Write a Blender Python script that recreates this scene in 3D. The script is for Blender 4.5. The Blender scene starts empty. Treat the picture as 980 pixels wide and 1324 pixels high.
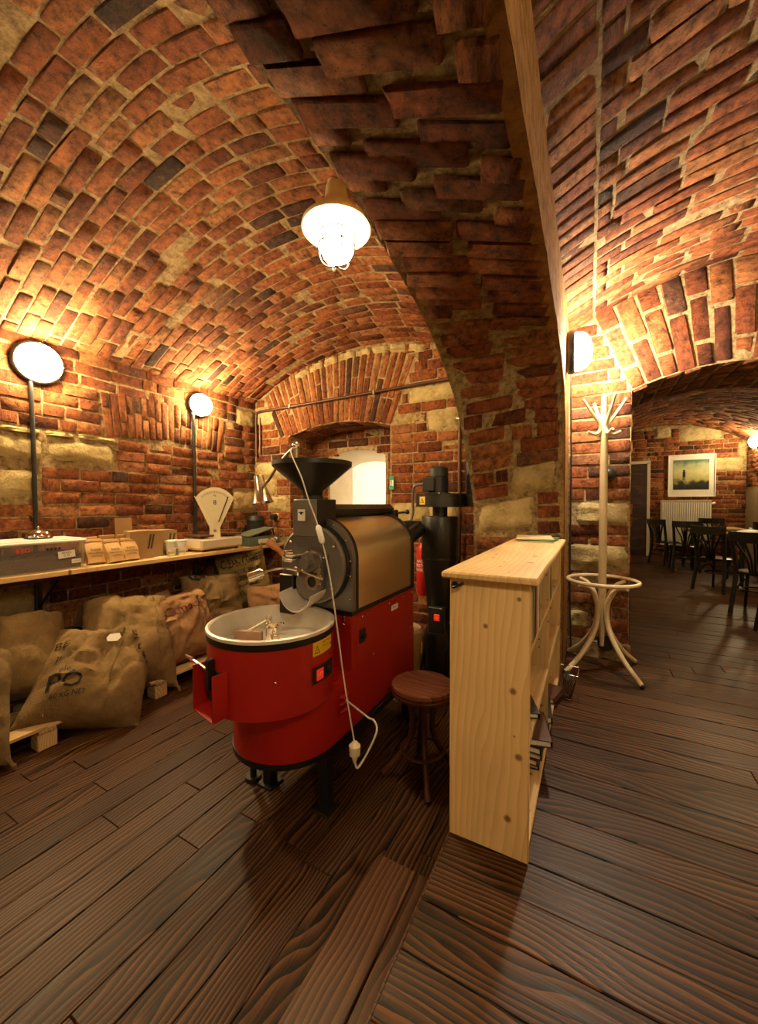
import bpy, bmesh, math, random
from math import sin, cos, pi, sqrt, radians, asin, atan2
from mathutils import Vector, Matrix, noise as mnoise
import numpy as np

random.seed(7)
SC = bpy.context.scene
COL = SC.collection
ZO = 1.5                      # design heights are relative to the eye; the lower floor lies at -1.5

# ------------------------------------------------------------------ camera
FPX = 500.0
TH, TI = radians(28.6), radians(1.2)
FW = Vector((-sin(TH)*cos(TI), cos(TH)*cos(TI), -sin(TI)))
RT = Vector((cos(TH), sin(TH), 0))
UP = RT.cross(FW)
cam = bpy.data.cameras.new('camera')
cam.sensor_fit = 'HORIZONTAL'; cam.sensor_width = 36; cam.lens = 36*FPX/980
cam.clip_start = 0.02
co = bpy.data.objects.new('camera', cam); COL.objects.link(co)
M = Matrix((RT, UP, -FW)).transposed().to_4x4(); M.translation = (0, 0, ZO)
co.matrix_world = M
SC.camera = co

def proj(p):
    d = p[0]*FW.x+p[1]*FW.y+p[2]*FW.z
    if d < 0.05: return None
    return (490+FPX*(p[0]*RT.x+p[1]*RT.y+p[2]*RT.z)/d, 662-FPX*(p[0]*UP.x+p[1]*UP.y+p[2]*UP.z)/d, d)

# ------------------------------------------------------------------ world, exposure
w = bpy.data.worlds.new('world'); SC.world = w; w.use_nodes = True
w.node_tree.nodes['Background'].inputs[0].default_value = (1.0, 0.8, 0.6, 1)
w.node_tree.nodes['Background'].inputs[1].default_value = 0.0
SC.view_settings.view_transform = 'Standard'
SC.view_settings.look = 'None'
SC.view_settings.gamma = 1
SC.view_settings.use_curve_mapping = False
SC.view_settings.exposure = 0.12
SC.cycles.max_bounces = 6
SC.cycles.diffuse_bounces = 3
SC.cycles.glossy_bounces = 3
SC.cycles.transmission_bounces = 4
SC.cycles.use_denoising = True
SC.cycles.caustics_reflective = False
SC.cycles.caustics_refractive = False

# lamp strengths (emission of the lamp glasses)
WARM = (1.0, 0.72, 0.36)
E_CEIL, E_WALL, E_PIER, E_RIGHT, E_BACK, E_FAR = 245, 290, 560, 235, 120, 190

# ------------------------------------------------------------------ materials
def nmat(name):
    m = bpy.data.materials.new(name); m.use_nodes = True
    nt = m.node_tree
    return m, nt, nt.nodes['Principled BSDF']

def N(nt, t, **kw):
    n = nt.nodes.new(t)
    for k, v in kw.items():
        if k.startswith('i_'):
            n.inputs[int(k[2:]) if k[2:].isdigit() else k[2:]].default_value = v
        else: setattr(n, k, v)
    return n

def ramp(nt, stops):
    r = nt.nodes.new('ShaderNodeValToRGB'); e = r.color_ramp.elements
    while len(e) < len(stops): e.new(0.5)
    for el, (p, c) in zip(e, stops):
        el.position = p; el.color = (*c, 1) if len(c) == 3 else c
    return r

def coords(nt, scale=(1, 1, 1), rnd=True):
    L = nt.links
    tc = N(nt, 'ShaderNodeTexCoord')
    oi = N(nt, 'ShaderNodeObjectInfo')
    add = N(nt, 'ShaderNodeVectorMath', operation='ADD')
    mul = N(nt, 'ShaderNodeMath', operation='MULTIPLY', i_1=37.0 if rnd else 0.0)
    L.new(oi.outputs['Random'], mul.inputs[0])
    L.new(tc.outputs['Object'], add.inputs[0]); L.new(mul.outputs[0], add.inputs[1])
    mp = N(nt, 'ShaderNodeMapping'); mp.inputs['Scale'].default_value = scale
    L.new(add.outputs[0], mp.inputs[0])
    return mp.outputs[0], oi

def pm(name, col, rough=0.5, metal=0.0, var=0.0, vscale=8, bump=0.0, bscale=60, stretch=(1, 1, 1), spec=None, emit=None, alpha=None, trans=None, aniso=None):
    m, nt, b = nmat(name); L = nt.links
    b.inputs['Base Color'].default_value = (*col, 1)
    b.inputs['Roughness'].default_value = rough
    b.inputs['Metallic'].default_value = metal
    if spec is not None: b.inputs['Specular IOR Level'].default_value = spec
    if trans: b.inputs['Transmission Weight'].default_value = trans
    if aniso: b.inputs['Anisotropic'].default_value = aniso
    v, oi = coords(nt, stretch)
    if var:
        n = N(nt, 'ShaderNodeTexNoise', i_Scale=vscale, i_Detail=5.0, i_Roughness=0.6); L.new(v, n.inputs['Vector'])
        r = ramp(nt, [(0.3, [c*(1-var) for c in col]), (0.7, [min(1, c*(1+var)) for c in col])])
        L.new(n.outputs['Fac'], r.inputs[0]); L.new(r.outputs[0], b.inputs['Base Color'])
    if bump:
        n = N(nt, 'ShaderNodeTexNoise', i_Scale=bscale, i_Detail=4.0); L.new(v, n.inputs['Vector'])
        bp = N(nt, 'ShaderNodeBump', i_Strength=bump, i_Distance=0.01); L.new(n.outputs['Fac'], bp.inputs['Height'])
        L.new(bp.outputs[0], b.inputs['Normal'])
    if emit:
        b.inputs['Emission Color'].default_value = (*emit[0], 1); b.inputs['Emission Strength'].default_value = emit[1]
    return m

def brick_mat(name, stops, dark=1.0):
    m, nt, b = nmat(name); L = nt.links
    v, oi = coords(nt)
    geo = N(nt, 'ShaderNodeNewGeometry')
    a = N(nt, 'ShaderNodeMath', operation='ADD'); L.new(oi.outputs['Random'], a.inputs[0]); L.new(geo.outputs['Random Per Island'], a.inputs[1])
    fr = N(nt, 'ShaderNodeMath', operation='FRACT'); L.new(a.outputs[0], fr.inputs[0])
    r = ramp(nt, stops); L.new(fr.outputs[0], r.inputs[0])
    n1 = N(nt, 'ShaderNodeTexNoise', i_Scale=22.0, i_Detail=6.0, i_Roughness=0.65); L.new(v, n1.inputs['Vector'])
    r1 = ramp(nt, [(0.3, (0.22, 0.2, 0.19)), (0.5, (0.95, 0.95, 0.95)), (0.7, (1.6, 1.55, 1.45))]); L.new(n1.outputs['Fac'], r1.inputs[0])
    mx = N(nt, 'ShaderNodeMix', data_type='RGBA', blend_type='MULTIPLY'); mx.inputs[0].default_value = 1
    L.new(r.outputs[0], mx.inputs[6]); L.new(r1.outputs[0], mx.inputs[7])
    # smears of lime and pits
    n2 = N(nt, 'ShaderNodeTexNoise', i_Scale=13.0, i_Detail=8.0, i_Roughness=0.78); L.new(v, n2.inputs['Vector'])
    r2 = ramp(nt, [(0.57, (0, 0, 0)), (0.72, (1, 1, 1))]); L.new(n2.outputs['Fac'], r2.inputs[0])
    k = N(nt, 'ShaderNodeMath', operation='MULTIPLY', i_1=0.6); L.new(r2.outputs[0], k.inputs[0])
    mx2 = N(nt, 'ShaderNodeMix', data_type='RGBA'); L.new(k.outputs[0], mx2.inputs[0]); L.new(mx.outputs[2], mx2.inputs[6]); mx2.inputs[7].default_value = (0.42, 0.27, 0.14, 1)
    vo = N(nt, 'ShaderNodeTexVoronoi', i_Scale=70.0); L.new(v, vo.inputs['Vector'])
    r3 = ramp(nt, [(0.08, (0.25, 0.25, 0.25)), (0.2, (1, 1, 1))]); L.new(vo.outputs['Distance'], r3.inputs[0])
    mx3 = N(nt, 'ShaderNodeMix', data_type='RGBA', blend_type='MULTIPLY'); mx3.inputs[0].default_value = 0.8
    L.new(mx2.outputs[2], mx3.inputs[6]); L.new(r3.outputs[0], mx3.inputs[7])
    L.new(mx3.outputs[2], b.inputs['Base Color'])
    b.inputs['Roughness'].default_value = 0.85
    b.inputs['Specular IOR Level'].default_value = 0.25
    n4 = N(nt, 'ShaderNodeTexNoise', i_Scale=42.0, i_Detail=8.0, i_Roughness=0.75); L.new(v, n4.inputs['Vector'])
    bp = N(nt, 'ShaderNodeBump', i_Strength=1.0, i_Distance=0.032); L.new(n4.outputs['Fac'], bp.inputs['Height'])
    L.new(bp.outputs[0], b.inputs['Normal'])
    return m

def rough_mat(name, c0, c1, c2, scale=14, bump=1.0, dist=0.03):
    m, nt, b = nmat(name); L = nt.links
    v, oi = coords(nt)
    n1 = N(nt, 'ShaderNodeTexNoise', i_Scale=scale, i_Detail=8.0, i_Roughness=0.7); L.new(v, n1.inputs['Vector'])
    r = ramp(nt, [(0.3, c0), (0.5, c1), (0.7, c2)]); L.new(n1.outputs['Fac'], r.inputs[0])
    L.new(r.outputs[0], b.inputs['Base Color'])
    b.inputs['Roughness'].default_value = 0.92; b.inputs['Specular IOR Level'].default_value = 0.15
    n2 = N(nt, 'ShaderNodeTexNoise', i_Scale=scale*1.7, i_Detail=8.0, i_Roughness=0.72); L.new(v, n2.inputs['Vector'])
    bp = N(nt, 'ShaderNodeBump', i_Strength=bump, i_Distance=dist); L.new(n2.outputs['Fac'], bp.inputs['Height'])
    L.new(bp.outputs[0], b.inputs['Normal'])
    return m

def wood_mat(name, dark, mid, light, rough=0.42, ring=9.0, bump=0.35, knots=None, spec=0.4, contrast=(0.25, 0.6, 0.95), swirl=2.6, warp=0.25):
    """board running along local X; rings across Y"""
    m, nt, b = nmat(name); L = nt.links
    v, oi = coords(nt, (0.28, 1, 1))
    nz = N(nt, 'ShaderNodeTexNoise', i_Scale=swirl, i_Detail=3.0); L.new(v, nz.inputs['Vector'])
    wv = N(nt, 'ShaderNodeTexWave', wave_type='BANDS', bands_direction='Y', wave_profile='SAW', i_Scale=ring, i_Distortion=1.2)
    wv.inputs['Detail'].default_value = 3; wv.inputs['Detail Scale'].default_value = 1.5
    off = N(nt, 'ShaderNodeVectorMath', operation='MULTIPLY_ADD'); L.new(nz.outputs['Color'], off.inputs[0]); off.inputs[1].default_value = (0, warp, 0.0); L.new(v, off.inputs[2])
    L.new(off.outputs[0], wv.inputs['Vector'])
    v2, _ = coords(nt, (1.2, 45, 45))
    fib = N(nt, 'ShaderNodeTexNoise', i_Scale=3.0, i_Detail=4.0); L.new(v2, fib.inputs['Vector'])
    mixf = N(nt, 'ShaderNodeMix', data_type='FLOAT'); mixf.inputs[0].default_value = 0.45
    L.new(wv.outputs['Fac'], mixf.inputs[2]); L.new(fib.outputs['Fac'], mixf.inputs[3])
    r = ramp(nt, [(contrast[0], dark), (contrast[1], mid), (contrast[2], light)]); L.new(mixf.outputs[0], r.inputs[0])
    # per board and blotchy tone
    v3, _ = coords(nt, (0.8, 2.5, 2.5))
    bl = N(nt, 'ShaderNodeTexNoise', i_Scale=2.2, i_Detail=5.0); L.new(v3, bl.inputs['Vector'])
    ad = N(nt, 'ShaderNodeMath', operation='MULTIPLY_ADD', i_1=0.5); L.new(oi.outputs['Random'], ad.inputs[0]); L.new(bl.outputs['Fac'], ad.inputs[2])
    tone = ramp(nt, [(0.35, (0.55, 0.5, 0.48)), (0.95, (1.3, 1.3, 1.3))]); L.new(ad.outputs[0], tone.inputs[0])
    mx = N(nt, 'ShaderNodeMix', data_type='RGBA', blend_type='MULTIPLY'); mx.inputs[0].default_value = 1.0
    L.new(r.outputs[0], mx.inputs[6]); L.new(tone.outputs[0], mx.inputs[7])
    out = mx.outputs[2]
    if knots:
        v4, _ = coords(nt, (1, 1, 1))
        vo = N(nt, 'ShaderNodeTexVoronoi', voronoi_dimensions='2D', i_Scale=knots); L.new(v4, vo.inputs['Vector'])
        sc_ = N(nt, 'ShaderNodeSeparateColor'); L.new(vo.outputs['Color'], sc_.inputs[0])
        k1 = N(nt, 'ShaderNodeMath', operation='MULTIPLY_ADD', i_1=2.2); k1.inputs[2].default_value = -0.7; L.new(sc_.outputs[0], k1.inputs[0])
        k2 = N(nt, 'ShaderNodeMath', operation='MAXIMUM', i_1=0.02); L.new(k1.outputs[0], k2.inputs[0])
        k3 = N(nt, 'ShaderNodeMath', operation='DIVIDE'); L.new(vo.outputs['Distance'], k3.inputs[0]); L.new(k2.outputs[0], k3.inputs[1])
        kr = ramp(nt, [(0.05, (0.85, 0.85, 0.85)), (0.11, (0, 0, 0))]); L.new(k3.outputs[0], kr.inputs[0])
        mk = N(nt, 'ShaderNodeMix', data_type='RGBA'); L.new(kr.outputs[0], mk.inputs[0]); L.new(out, mk.inputs[6]); mk.inputs[7].default_value = (0.16, 0.06, 0.02, 1)
        out = mk.outputs[2]
    L.new(out, b.inputs['Base Color'])
    rr = ramp(nt, [(0.2, (rough*0.8,)*3), (0.9, (min(1, rough*1.35),)*3)]); L.new(fib.outputs['Fac'], rr.inputs[0]); L.new(rr.outputs[0], b.inputs['Roughness'])
    b.inputs['Specular IOR Level'].default_value = spec
    bp = N(nt, 'ShaderNodeBump', i_Strength=bump, i_Distance=0.004); L.new(mixf.outputs[0], bp.inputs['Height']); L.new(bp.outputs[0], b.inputs['Normal'])
    return m

def burlap_mat(name, c):
    m, nt, b = nmat(name); L = nt.links
    v, oi = coords(nt)
    n1 = N(nt, 'ShaderNodeTexNoise', i_Scale=6.0, i_Detail=5.0); L.new(v, n1.inputs['Vector'])
    r = ramp(nt, [(0.3, [x*0.7 for x in c]), (0.7, [x*1.25 for x in c])]); L.new(n1.outputs['Fac'], r.inputs[0])
    w1 = N(nt, 'ShaderNodeTexWave', bands_direction='Y', i_Scale=75.0, i_Distortion=1.5); L.new(v, w1.inputs['Vector'])
    w2 = N(nt, 'ShaderNodeTexWave', bands_direction='Z', i_Scale=75.0, i_Distortion=1.5); L.new(v, w2.inputs['Vector'])
    ml = N(nt, 'ShaderNodeMath', operation='MULTIPLY'); L.new(w1.outputs['Fac'], ml.inputs[0]); L.new(w2.outputs['Fac'], ml.inputs[1])
    rw = ramp(nt, [(0.0, (0.7, 0.7, 0.7)), (0.6, (1.1, 1.1, 1.1))]); L.new(ml.outputs[0], rw.inputs[0])
    mx = N(nt, 'ShaderNodeMix', data_type='RGBA', blend_type='MULTIPLY'); mx.inputs[0].default_value = 1
    L.new(r.outputs[0], mx.inputs[6]); L.new(rw.outputs[0], mx.inputs[7]); L.new(mx.outputs[2], b.inputs['Base Color'])
    b.inputs['Roughness'].default_value = 0.95; b.inputs['Specular IOR Level'].default_value = 0.1
    n3 = N(nt, 'ShaderNodeTexNoise', i_Scale=14.0, i_Detail=5.0); L.new(v, n3.inputs['Vector'])
    ad = N(nt, 'ShaderNodeMath', operation='MULTIPLY_ADD', i_1=0.12); L.new(ml.outputs[0], ad.inputs[0]); L.new(n3.outputs['Fac'], ad.inputs[2])
    bp = N(nt, 'ShaderNodeBump', i_Strength=0.9, i_Distance=0.03); L.new(ad.outputs[0], bp.inputs['Height']); L.new(bp.outputs[0], b.inputs['Normal'])
    return m

def glow(name, col, s):
    m, nt, b = nmat(name)
    b.inputs['Base Color'].default_value = (0.9, 0.88, 0.8, 1)
    b.inputs['Emission Color'].default_value = (*col, 1); b.inputs['Emission Strength'].default_value = s
    return m

BR = brick_mat('brick_red', [(0.0, (0.05, 0.025, 0.017)), (0.07, (0.15, 0.04, 0.015)), (0.3, (0.255, 0.07, 0.022)), (0.7, (0.33, 0.105, 0.032)), (0.92, (0.39, 0.155, 0.055)), (1.0, (0.11, 0.045, 0.025))])
MORTAR = rough_mat('lime_mortar', (0.09, 0.05, 0.022), (0.40, 0.28, 0.13), (0.62, 0.47, 0.25), scale=24, dist=0.03)
MORTARD = rough_mat('dark_mortar', (0.12, 0.07, 0.035), (0.36, 0.24, 0.12), (0.55, 0.41, 0.22), scale=18, dist=0.03)
STONE = rough_mat('sandstone', (0.34, 0.24, 0.10), (0.58, 0.45, 0.21), (0.70, 0.57, 0.30), scale=9, dist=0.05)
PLASTO = rough_mat('ochre_plaster', (0.22, 0.10, 0.025), (0.44, 0.21, 0.055), (0.56, 0.33, 0.12), scale=18, dist=0.03)
WHITEP = pm('white_plaster', (0.82, 0.77, 0.66), 0.9, var=0.06, vscale=6, bump=0.2, bscale=30)
OFFWALL = pm('ochre_wall', (0.5, 0.42, 0.26), 0.9, var=0.15, vscale=3)
DARKW = wood_mat('dark_floor_wood', (0.007, 0.003, 0.0015), (0.040, 0.016, 0.0056), (0.130, 0.054, 0.018), rough=0.42, ring=13, swirl=2.2, warp=0.42, bump=0.5, spec=0.22, contrast=(0.3, 0.5, 0.8))
LOWERW = wood_mat('lower_floor_wood', (0.005, 0.0022, 0.0011), (0.033, 0.0135, 0.005), (0.12, 0.052, 0.018), rough=0.42, ring=14, swirl=2.2, warp=0.42, bump=0.5, spec=0.2, contrast=(0.3, 0.5, 0.8))
TREADW = wood_mat('worn_tread_wood', (0.02, 0.008, 0.004), (0.065, 0.027, 0.012), (0.15, 0.068, 0.033), rough=0.36, ring=12, swirl=2.2, warp=0.4, bump=0.4, spec=0.28, contrast=(0.2, 0.5, 0.9))
PINE = wood_mat('pine_board', (0.53, 0.35, 0.15), (0.60, 0.41, 0.185), (0.64, 0.45, 0.215), rough=0.45, ring=12, bump=0.04, knots=9, spec=0.35, contrast=(0.2, 0.5, 0.8))
PALLETW = wood_mat('pallet_wood', (0.38, 0.24, 0.10), (0.52, 0.36, 0.17), (0.6, 0.44, 0.23), rough=0.7, ring=20, bump=0.2, knots=6)
REDP = pm('red_paint', (0.36, 0.012, 0.008), 0.33, var=0.06, vscale=3, bump=0.05, bscale=200)
BLKM = pm('black_metal', (0.008, 0.0075, 0.007), 0.36, var=0.2, bump=0.05, bscale=120)
BLKP = pm('black_plastic', (0.012, 0.012, 0.012), 0.45, var=0.15)
GREYM = pm('grey_casting', (0.17, 0.155, 0.14), 0.4, metal=0.4, var=0.15, vscale=5, bump=0.1, bscale=150)
STAIN = pm('brushed_steel', (0.86, 0.76, 0.56), 0.29, metal=1.0, var=0.10, vscale=4, bump=0.03, bscale=30, stretch=(1, 0.05, 1), aniso=0.6)
STEEL = pm('polished_steel', (0.75, 0.7, 0.62), 0.2, metal=1.0, var=0.05)
TRAYM = pm('tray_steel', (0.82, 0.77, 0.69), 0.4, metal=0.4, var=0.08, vscale=10)
CHROME = pm('chrome', (0.8, 0.78, 0.74), 0.1, metal=1.0)
ORGW = pm('handle_wood', (0.62, 0.26, 0.09), 0.45, var=0.2, stretch=(1, 6, 6))
PADW = pm('paddle_wood', (0.5, 0.31, 0.2), 0.6, var=0.2, vscale=15)
YELL = pm('yellow_label', (0.8, 0.52, 0.03), 0.5, var=0.04)
WHITL = pm('white_label', (0.8, 0.78, 0.72), 0.6, var=0.03)
INK = pm('black_ink', (0.012, 0.01, 0.01), 0.7, var=0.1)
INKR = pm('maroon_ink', (0.10, 0.008, 0.012), 0.8, var=0.2)
SWRED = pm('switch_red', (0.75, 0.03, 0.02), 0.35, emit=((1, 0.05, 0.02), 0.25))
BUR = burlap_mat('burlap_tan', (0.37, 0.245, 0.108))
BURD = burlap_mat('burlap_dark', (0.31, 0.21, 0.095))
BURR = burlap_mat('burlap_pinkish', (0.48, 0.27, 0.13))
BURY = burlap_mat('burlap_yellowish', (0.36, 0.27, 0.10))
CARD = pm('cardboard', (0.36, 0.22, 0.09), 0.8, var=0.1, vscale=5)
KRAFT = pm('kraft_paper', (0.50, 0.30, 0.11), 0.7, var=0.1, vscale=14, bump=0.25, bscale=25)
TAPE = pm('dark_tape', (0.04, 0.025, 0.015), 0.5)
CLEARP, nt_, b_ = nmat('cloudy_plastic')
b_.inputs['Base Color'].default_value = (0.8, 0.76, 0.68, 1); b_.inputs['Roughness'].default_value = 0.3
tr_ = nt_.nodes.new('ShaderNodeBsdfTransparent'); ms_ = nt_.nodes.new('ShaderNodeMixShader'); ms_.inputs[0].default_value = 0.15
nt_.links.new(tr_.outputs[0], ms_.inputs[1]); nt_.links.new(b_.outputs[0], ms_.inputs[2]); nt_.links.new(ms_.outputs[0], nt_.nodes['Material Output'].inputs[0])
CLEARL = pm('cloudy_lid', (0.85, 0.82, 0.74), 0.4, var=0.03, trans=0.15)
BEANS = pm('coffee_beans', (0.05, 0.022, 0.01), 0.5, var=0.7, vscale=90, bump=1.0, bscale=110)
CREAM = pm('cream_enamel', (0.68, 0.60, 0.42), 0.35, var=0.04, vscale=4)
CREAMF = pm('cream_dial', (0.62, 0.56, 0.38), 0.5, var=0.03)
GREENP = pm('green_enamel', (0.09, 0.14, 0.10), 0.4, var=0.12)
BROWNP = pm('brown_pan', (0.09, 0.035, 0.02), 0.4, var=0.2)
BENT = pm('cream_bentwood', (0.62, 0.49, 0.28), 0.38, var=0.12, vscale=5, bump=0.08, bscale=40)
STOOLW = wood_mat('stool_wood', (0.07, 0.022, 0.012), (0.15, 0.05, 0.028), (0.24, 0.095, 0.05), rough=0.3, ring=8, bump=0.1)
STOOLD = pm('dark_bentwood', (0.075, 0.026, 0.014), 0.28, var=0.25, vscale=6)
CHAIRB = pm('black_bentwood', (0.010, 0.009, 0.008), 0.3, var=0.2)
COPPER = pm('brown_pipe', (0.085, 0.032, 0.017), 0.45, metal=0.3, var=0.3)
ENAM = pm('beige_enamel', (0.56, 0.43, 0.22), 0.4, var=0.06)
ENAMW = pm('white_enamel', (0.88, 0.85, 0.78), 0.4, var=0.02)
CABLEW = pm('white_cable', (0.66, 0.6, 0.5), 0.5, var=0.05)
FLEX = pm('grey_flex', (0.42, 0.38, 0.31), 0.3, metal=0.6, var=0.1)
GREYC = pm('grey_cable', (0.10, 0.09, 0.075), 0.5, var=0.1)
REDX = pm('extinguisher_red', (0.5, 0.02, 0.015), 0.3, var=0.05)
BEIGE = pm('beige_bin', (0.42, 0.33, 0.19), 0.5, var=0.08)
SIGNG = pm('sign_green', (0.02, 0.28, 0.13), 0.5, var=0.05)
RADW = pm('radiator_white', (0.78, 0.74, 0.62), 0.4, var=0.03)
DOORB = wood_mat('brown_door', (0.035, 0.014, 0.007), (0.07, 0.028, 0.014), (0.11, 0.045, 0.022), rough=0.45, ring=5, bump=0.08)
TABLEW = wood_mat('table_wood', (0.46, 0.29, 0.13), (0.56, 0.38, 0.18), (0.62, 0.44, 0.22), rough=0.4, ring=6, bump=0.05)
PAPER = pm('paper_pages', (0.72, 0.68, 0.56), 0.8, var=0.06, vscale=40)
GL_CEIL = glow('ceiling_lamp_glass', WARM, E_CEIL)
GL_WALL = glow('wall_lamp_glass', WARM, E_WALL)
GL_PIER = glow('pier_lamp_glass', (1.0, 0.84, 0.60), E_PIER)
GL_RIGHT = glow('vault_lamp_glass', (1.0, 0.78, 0.48), E_RIGHT)
GL_BACK = glow('rear_lamp_glass', WARM, E_BACK)
GL_FAR = glow('far_lamp_glass', (1.0, 0.76, 0.40), E_FAR)
GL_NICHE = glow('added_niche_glow', (1.0, 0.88, 0.66), 0.65)  # emission of the sheet added to light the niche

def bookc(c): return pm('book_cover', c, 0.45, var=0.05)
BK = {k: bookc(c) for k, c in dict(black=(0.015, 0.014, 0.013), orange=(0.55, 0.13, 0.04), green=(0.03, 0.2, 0.05), white=(0.7, 0.66, 0.56), cream=(0.6, 0.48, 0.26), brown=(0.10, 0.045, 0.025), maroon=(0.10, 0.02, 0.02), grey=(0.2, 0.19, 0.17)).items()}

# ------------------------------------------------------------------ mesh helper
WL = {}
def prop(o, label=None, cat=None, group=None, kind=None):
    if label: o['label'] = label
    if cat: o['category'] = cat
    if group: o['group'] = group
    if kind: o['kind'] = kind
    return o

def empty(name, loc, label=None, cat=None, group=None, kind=None):
    o = bpy.data.objects.new(name, None); COL.objects.link(o)
    o.empty_display_size = 0.1
    WL[o] = Vector((loc[0], loc[1], loc[2]+ZO)); o.location = WL[o]
    return prop(o, label, cat, group, kind)

class MB:
    def __init__(s): s.v = []; s.f = []
    def add(s, vs, fs):
        n = len(s.v); s.v += [tuple(p) for p in vs]; s.f += [tuple(i+n for i in f) for f in fs]; return s
    def box(s, c, d, R=None, b=0.0):
        hx, hy, hz = d[0]/2, d[1]/2, d[2]/2
        c = Vector(c); vs = []; fs = []
        if b <= 0:
            vs = [(x*hx, y*hy, z*hz) for x in (-1, 1) for y in (-1, 1) for z in (-1, 1)]
            fs = [(0, 1, 3, 2), (4, 6, 7, 5), (0, 4, 5, 1), (2, 3, 7, 6), (0, 2, 6, 4), (1, 5, 7, 3)]
        else:
            b = min(b, hx*.9, hy*.9, hz*.9)
            ix = {}
            for x in (-1, 1):
                for y in (-1, 1):
                    for z in (-1, 1):
                        for a in range(3):
                            p = [x*(hx-b), y*(hy-b), z*(hz-b)]; p[a] = (x*hx, y*hy, z*hz)[a]
                            ix[(x, y, z, a)] = len(vs); vs.append(tuple(p))
            for a in range(3):
                o1, o2 = [i for i in range(3) if i != a]
                for sg in (-1, 1):
                    q = []
                    for s1, s2 in ((-1, -1), (1, -1), (1, 1), (-1, 1)):
                        k = [0, 0, 0]; k[a] = sg; k[o1] = s1; k[o2] = s2; q.append(ix[(*k, a)])
                    fs.append(tuple(q))
                for s1 in (-1, 1):
                    for s2 in (-1, 1):
                        k0 = [0, 0, 0]; k1 = [0, 0, 0]; k0[a] = -1; k1[a] = 1
                        k0[o1] = k1[o1] = s1; k0[o2] = k1[o2] = s2
                        fs.append((ix[(*k0, o1)], ix[(*k1, o1)], ix[(*k1, o2)], ix[(*k0, o2)]))
            for x in (-1, 1):
                for y in (-1, 1):
                    for z in (-1, 1): fs.append(tuple(ix[(x, y, z, a)] for a in range(3)))
        if R is not None: vs = [R @ Vector(p) for p in vs]
        return s.add([Vector(p)+c for p in vs], fs)
    def tube(s, pts, r, n=10, caps=True, closed=False, flat=1.0):
        pts = [Vector(p) for p in pts]; m = len(pts)
        rs = r if isinstance(r, (list, tuple)) else [r]*m
        base = len(s.v); prev = None
        for i, p in enumerate(pts):
            if closed: t = (pts[(i+1) % m]-pts[i-1])
            else: t = pts[min(i+1, m-1)]-pts[max(i-1, 0)]
            t = t.normalized() if t.length > 1e-9 else Vector((0, 0, 1))
            if prev is None:
                a = Vector((0, 0, 1)) if abs(t.z) < 0.9 else Vector((1, 0, 0))
                x = t.cross(a).normalized()
            else:
                x = (prev - t*prev.dot(t)); x = x.normalized() if x.length > 1e-6 else t.orthogonal().normalized()
            prev = x; y = t.cross(x)
            for k in range(n):
                a = 2*pi*k/n
                s.v.append(tuple(p+(x*cos(a)+y*sin(a)*flat)*rs[i]))
        for i in range(m if closed else m-1):
            j = (i+1) % m
            for k in range(n):
                s.f.append((base+i*n+k, base+i*n+(k+1) % n, base+j*n+(k+1) % n, base+j*n+k))
        if caps and not closed:
            s.f.append(tuple(base+k for k in range(n))[::-1]); s.f.append(tuple(base+(m-1)*n+k for k in range(n)))
        return s
    def cyl(s, p0, p1, r0, r1=None, n=20, caps=True): return s.tube([p0, p1], [r0, r0 if r1 is None else r1], n, caps)
    def lathe(s, prof, c=(0, 0, 0), n=32, R=None, a0=0, a1=2*pi):
        c = Vector(c); base = len(s.v); full = abs(a1-a0-2*pi) < 1e-6; m = len(prof)
        cnt = n if full else n+1
        for k in range(cnt):
            a = a0+(a1-a0)*k/n
            for r, z in prof:
                p = Vector((r*cos(a), r*sin(a), z))
                if R is not None: p = R @ p
                s.v.append(tuple(p+c))
        for k in range(n):
            k2 = (k+1) % cnt
            for i in range(m-1):
                s.f.append((base+k*m+i, base+k2*m+i, base+k2*m+i+1, base+k*m+i+1))
        return s
    def ball(s, c, r, n=16, m=10, sc=(1, 1, 1), R=None, zmin=-1, zmax=1):
        t0, t1 = asin(zmin), asin(zmax)
        prof = [(max(1e-4, cos(t0+(t1-t0)*i/m)), sin(t0+(t1-t0)*i/m)) for i in range(m+1)]
        S = Matrix.Diagonal(Vector((r*sc[0], r*sc[1], r*sc[2])))
        return s.lathe(prof, c, n, (R @ S) if R is not None else S)
    def prism(s, poly, z0, z1, T=None):
        n = len(poly); vs = [(x, y, z0) for x, y in poly]+[(x, y, z1) for x, y in poly]
        if T is not None: vs = [T @ Vector(p) for p in vs]
        return s.add(vs, [tuple(range(n))[::-1], tuple(range(n, 2*n))]+[(i, (i+1) % n, n+(i+1) % n, n+i) for i in range(n)])
    def grid(s, fn, nu, nv, flip=False):
        base = len(s.v)
        for i in range(nu+1):
            for j in range(nv+1): s.v.append(tuple(fn(i/nu, j/nv)))
        for i in range(nu):
            for j in range(nv):
                q = (base+i*(nv+1)+j, base+(i+1)*(nv+1)+j, base+(i+1)*(nv+1)+j+1, base+i*(nv+1)+j+1)
                s.f.append(q[::-1] if flip else q)
        return s
    def shell(s, fn, nrm, nu, nv, t):
        """sheet with real thickness t laid behind fn along nrm(u,v)"""
        s.grid(fn, nu, nv)
        s.grid(lambda u, v: Vector(fn(u, v))+Vector(nrm(u, v))*t, nu, nv, True)
        for e in (0, 1):
            s.grid(lambda u, v: Vector(fn(e, u))+Vector(nrm(e, u))*t*v, nv, 1)
            s.grid(lambda u, v: Vector(fn(u, e))+Vector(nrm(u, e))*t*v, nu, 1)
        return s
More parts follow.
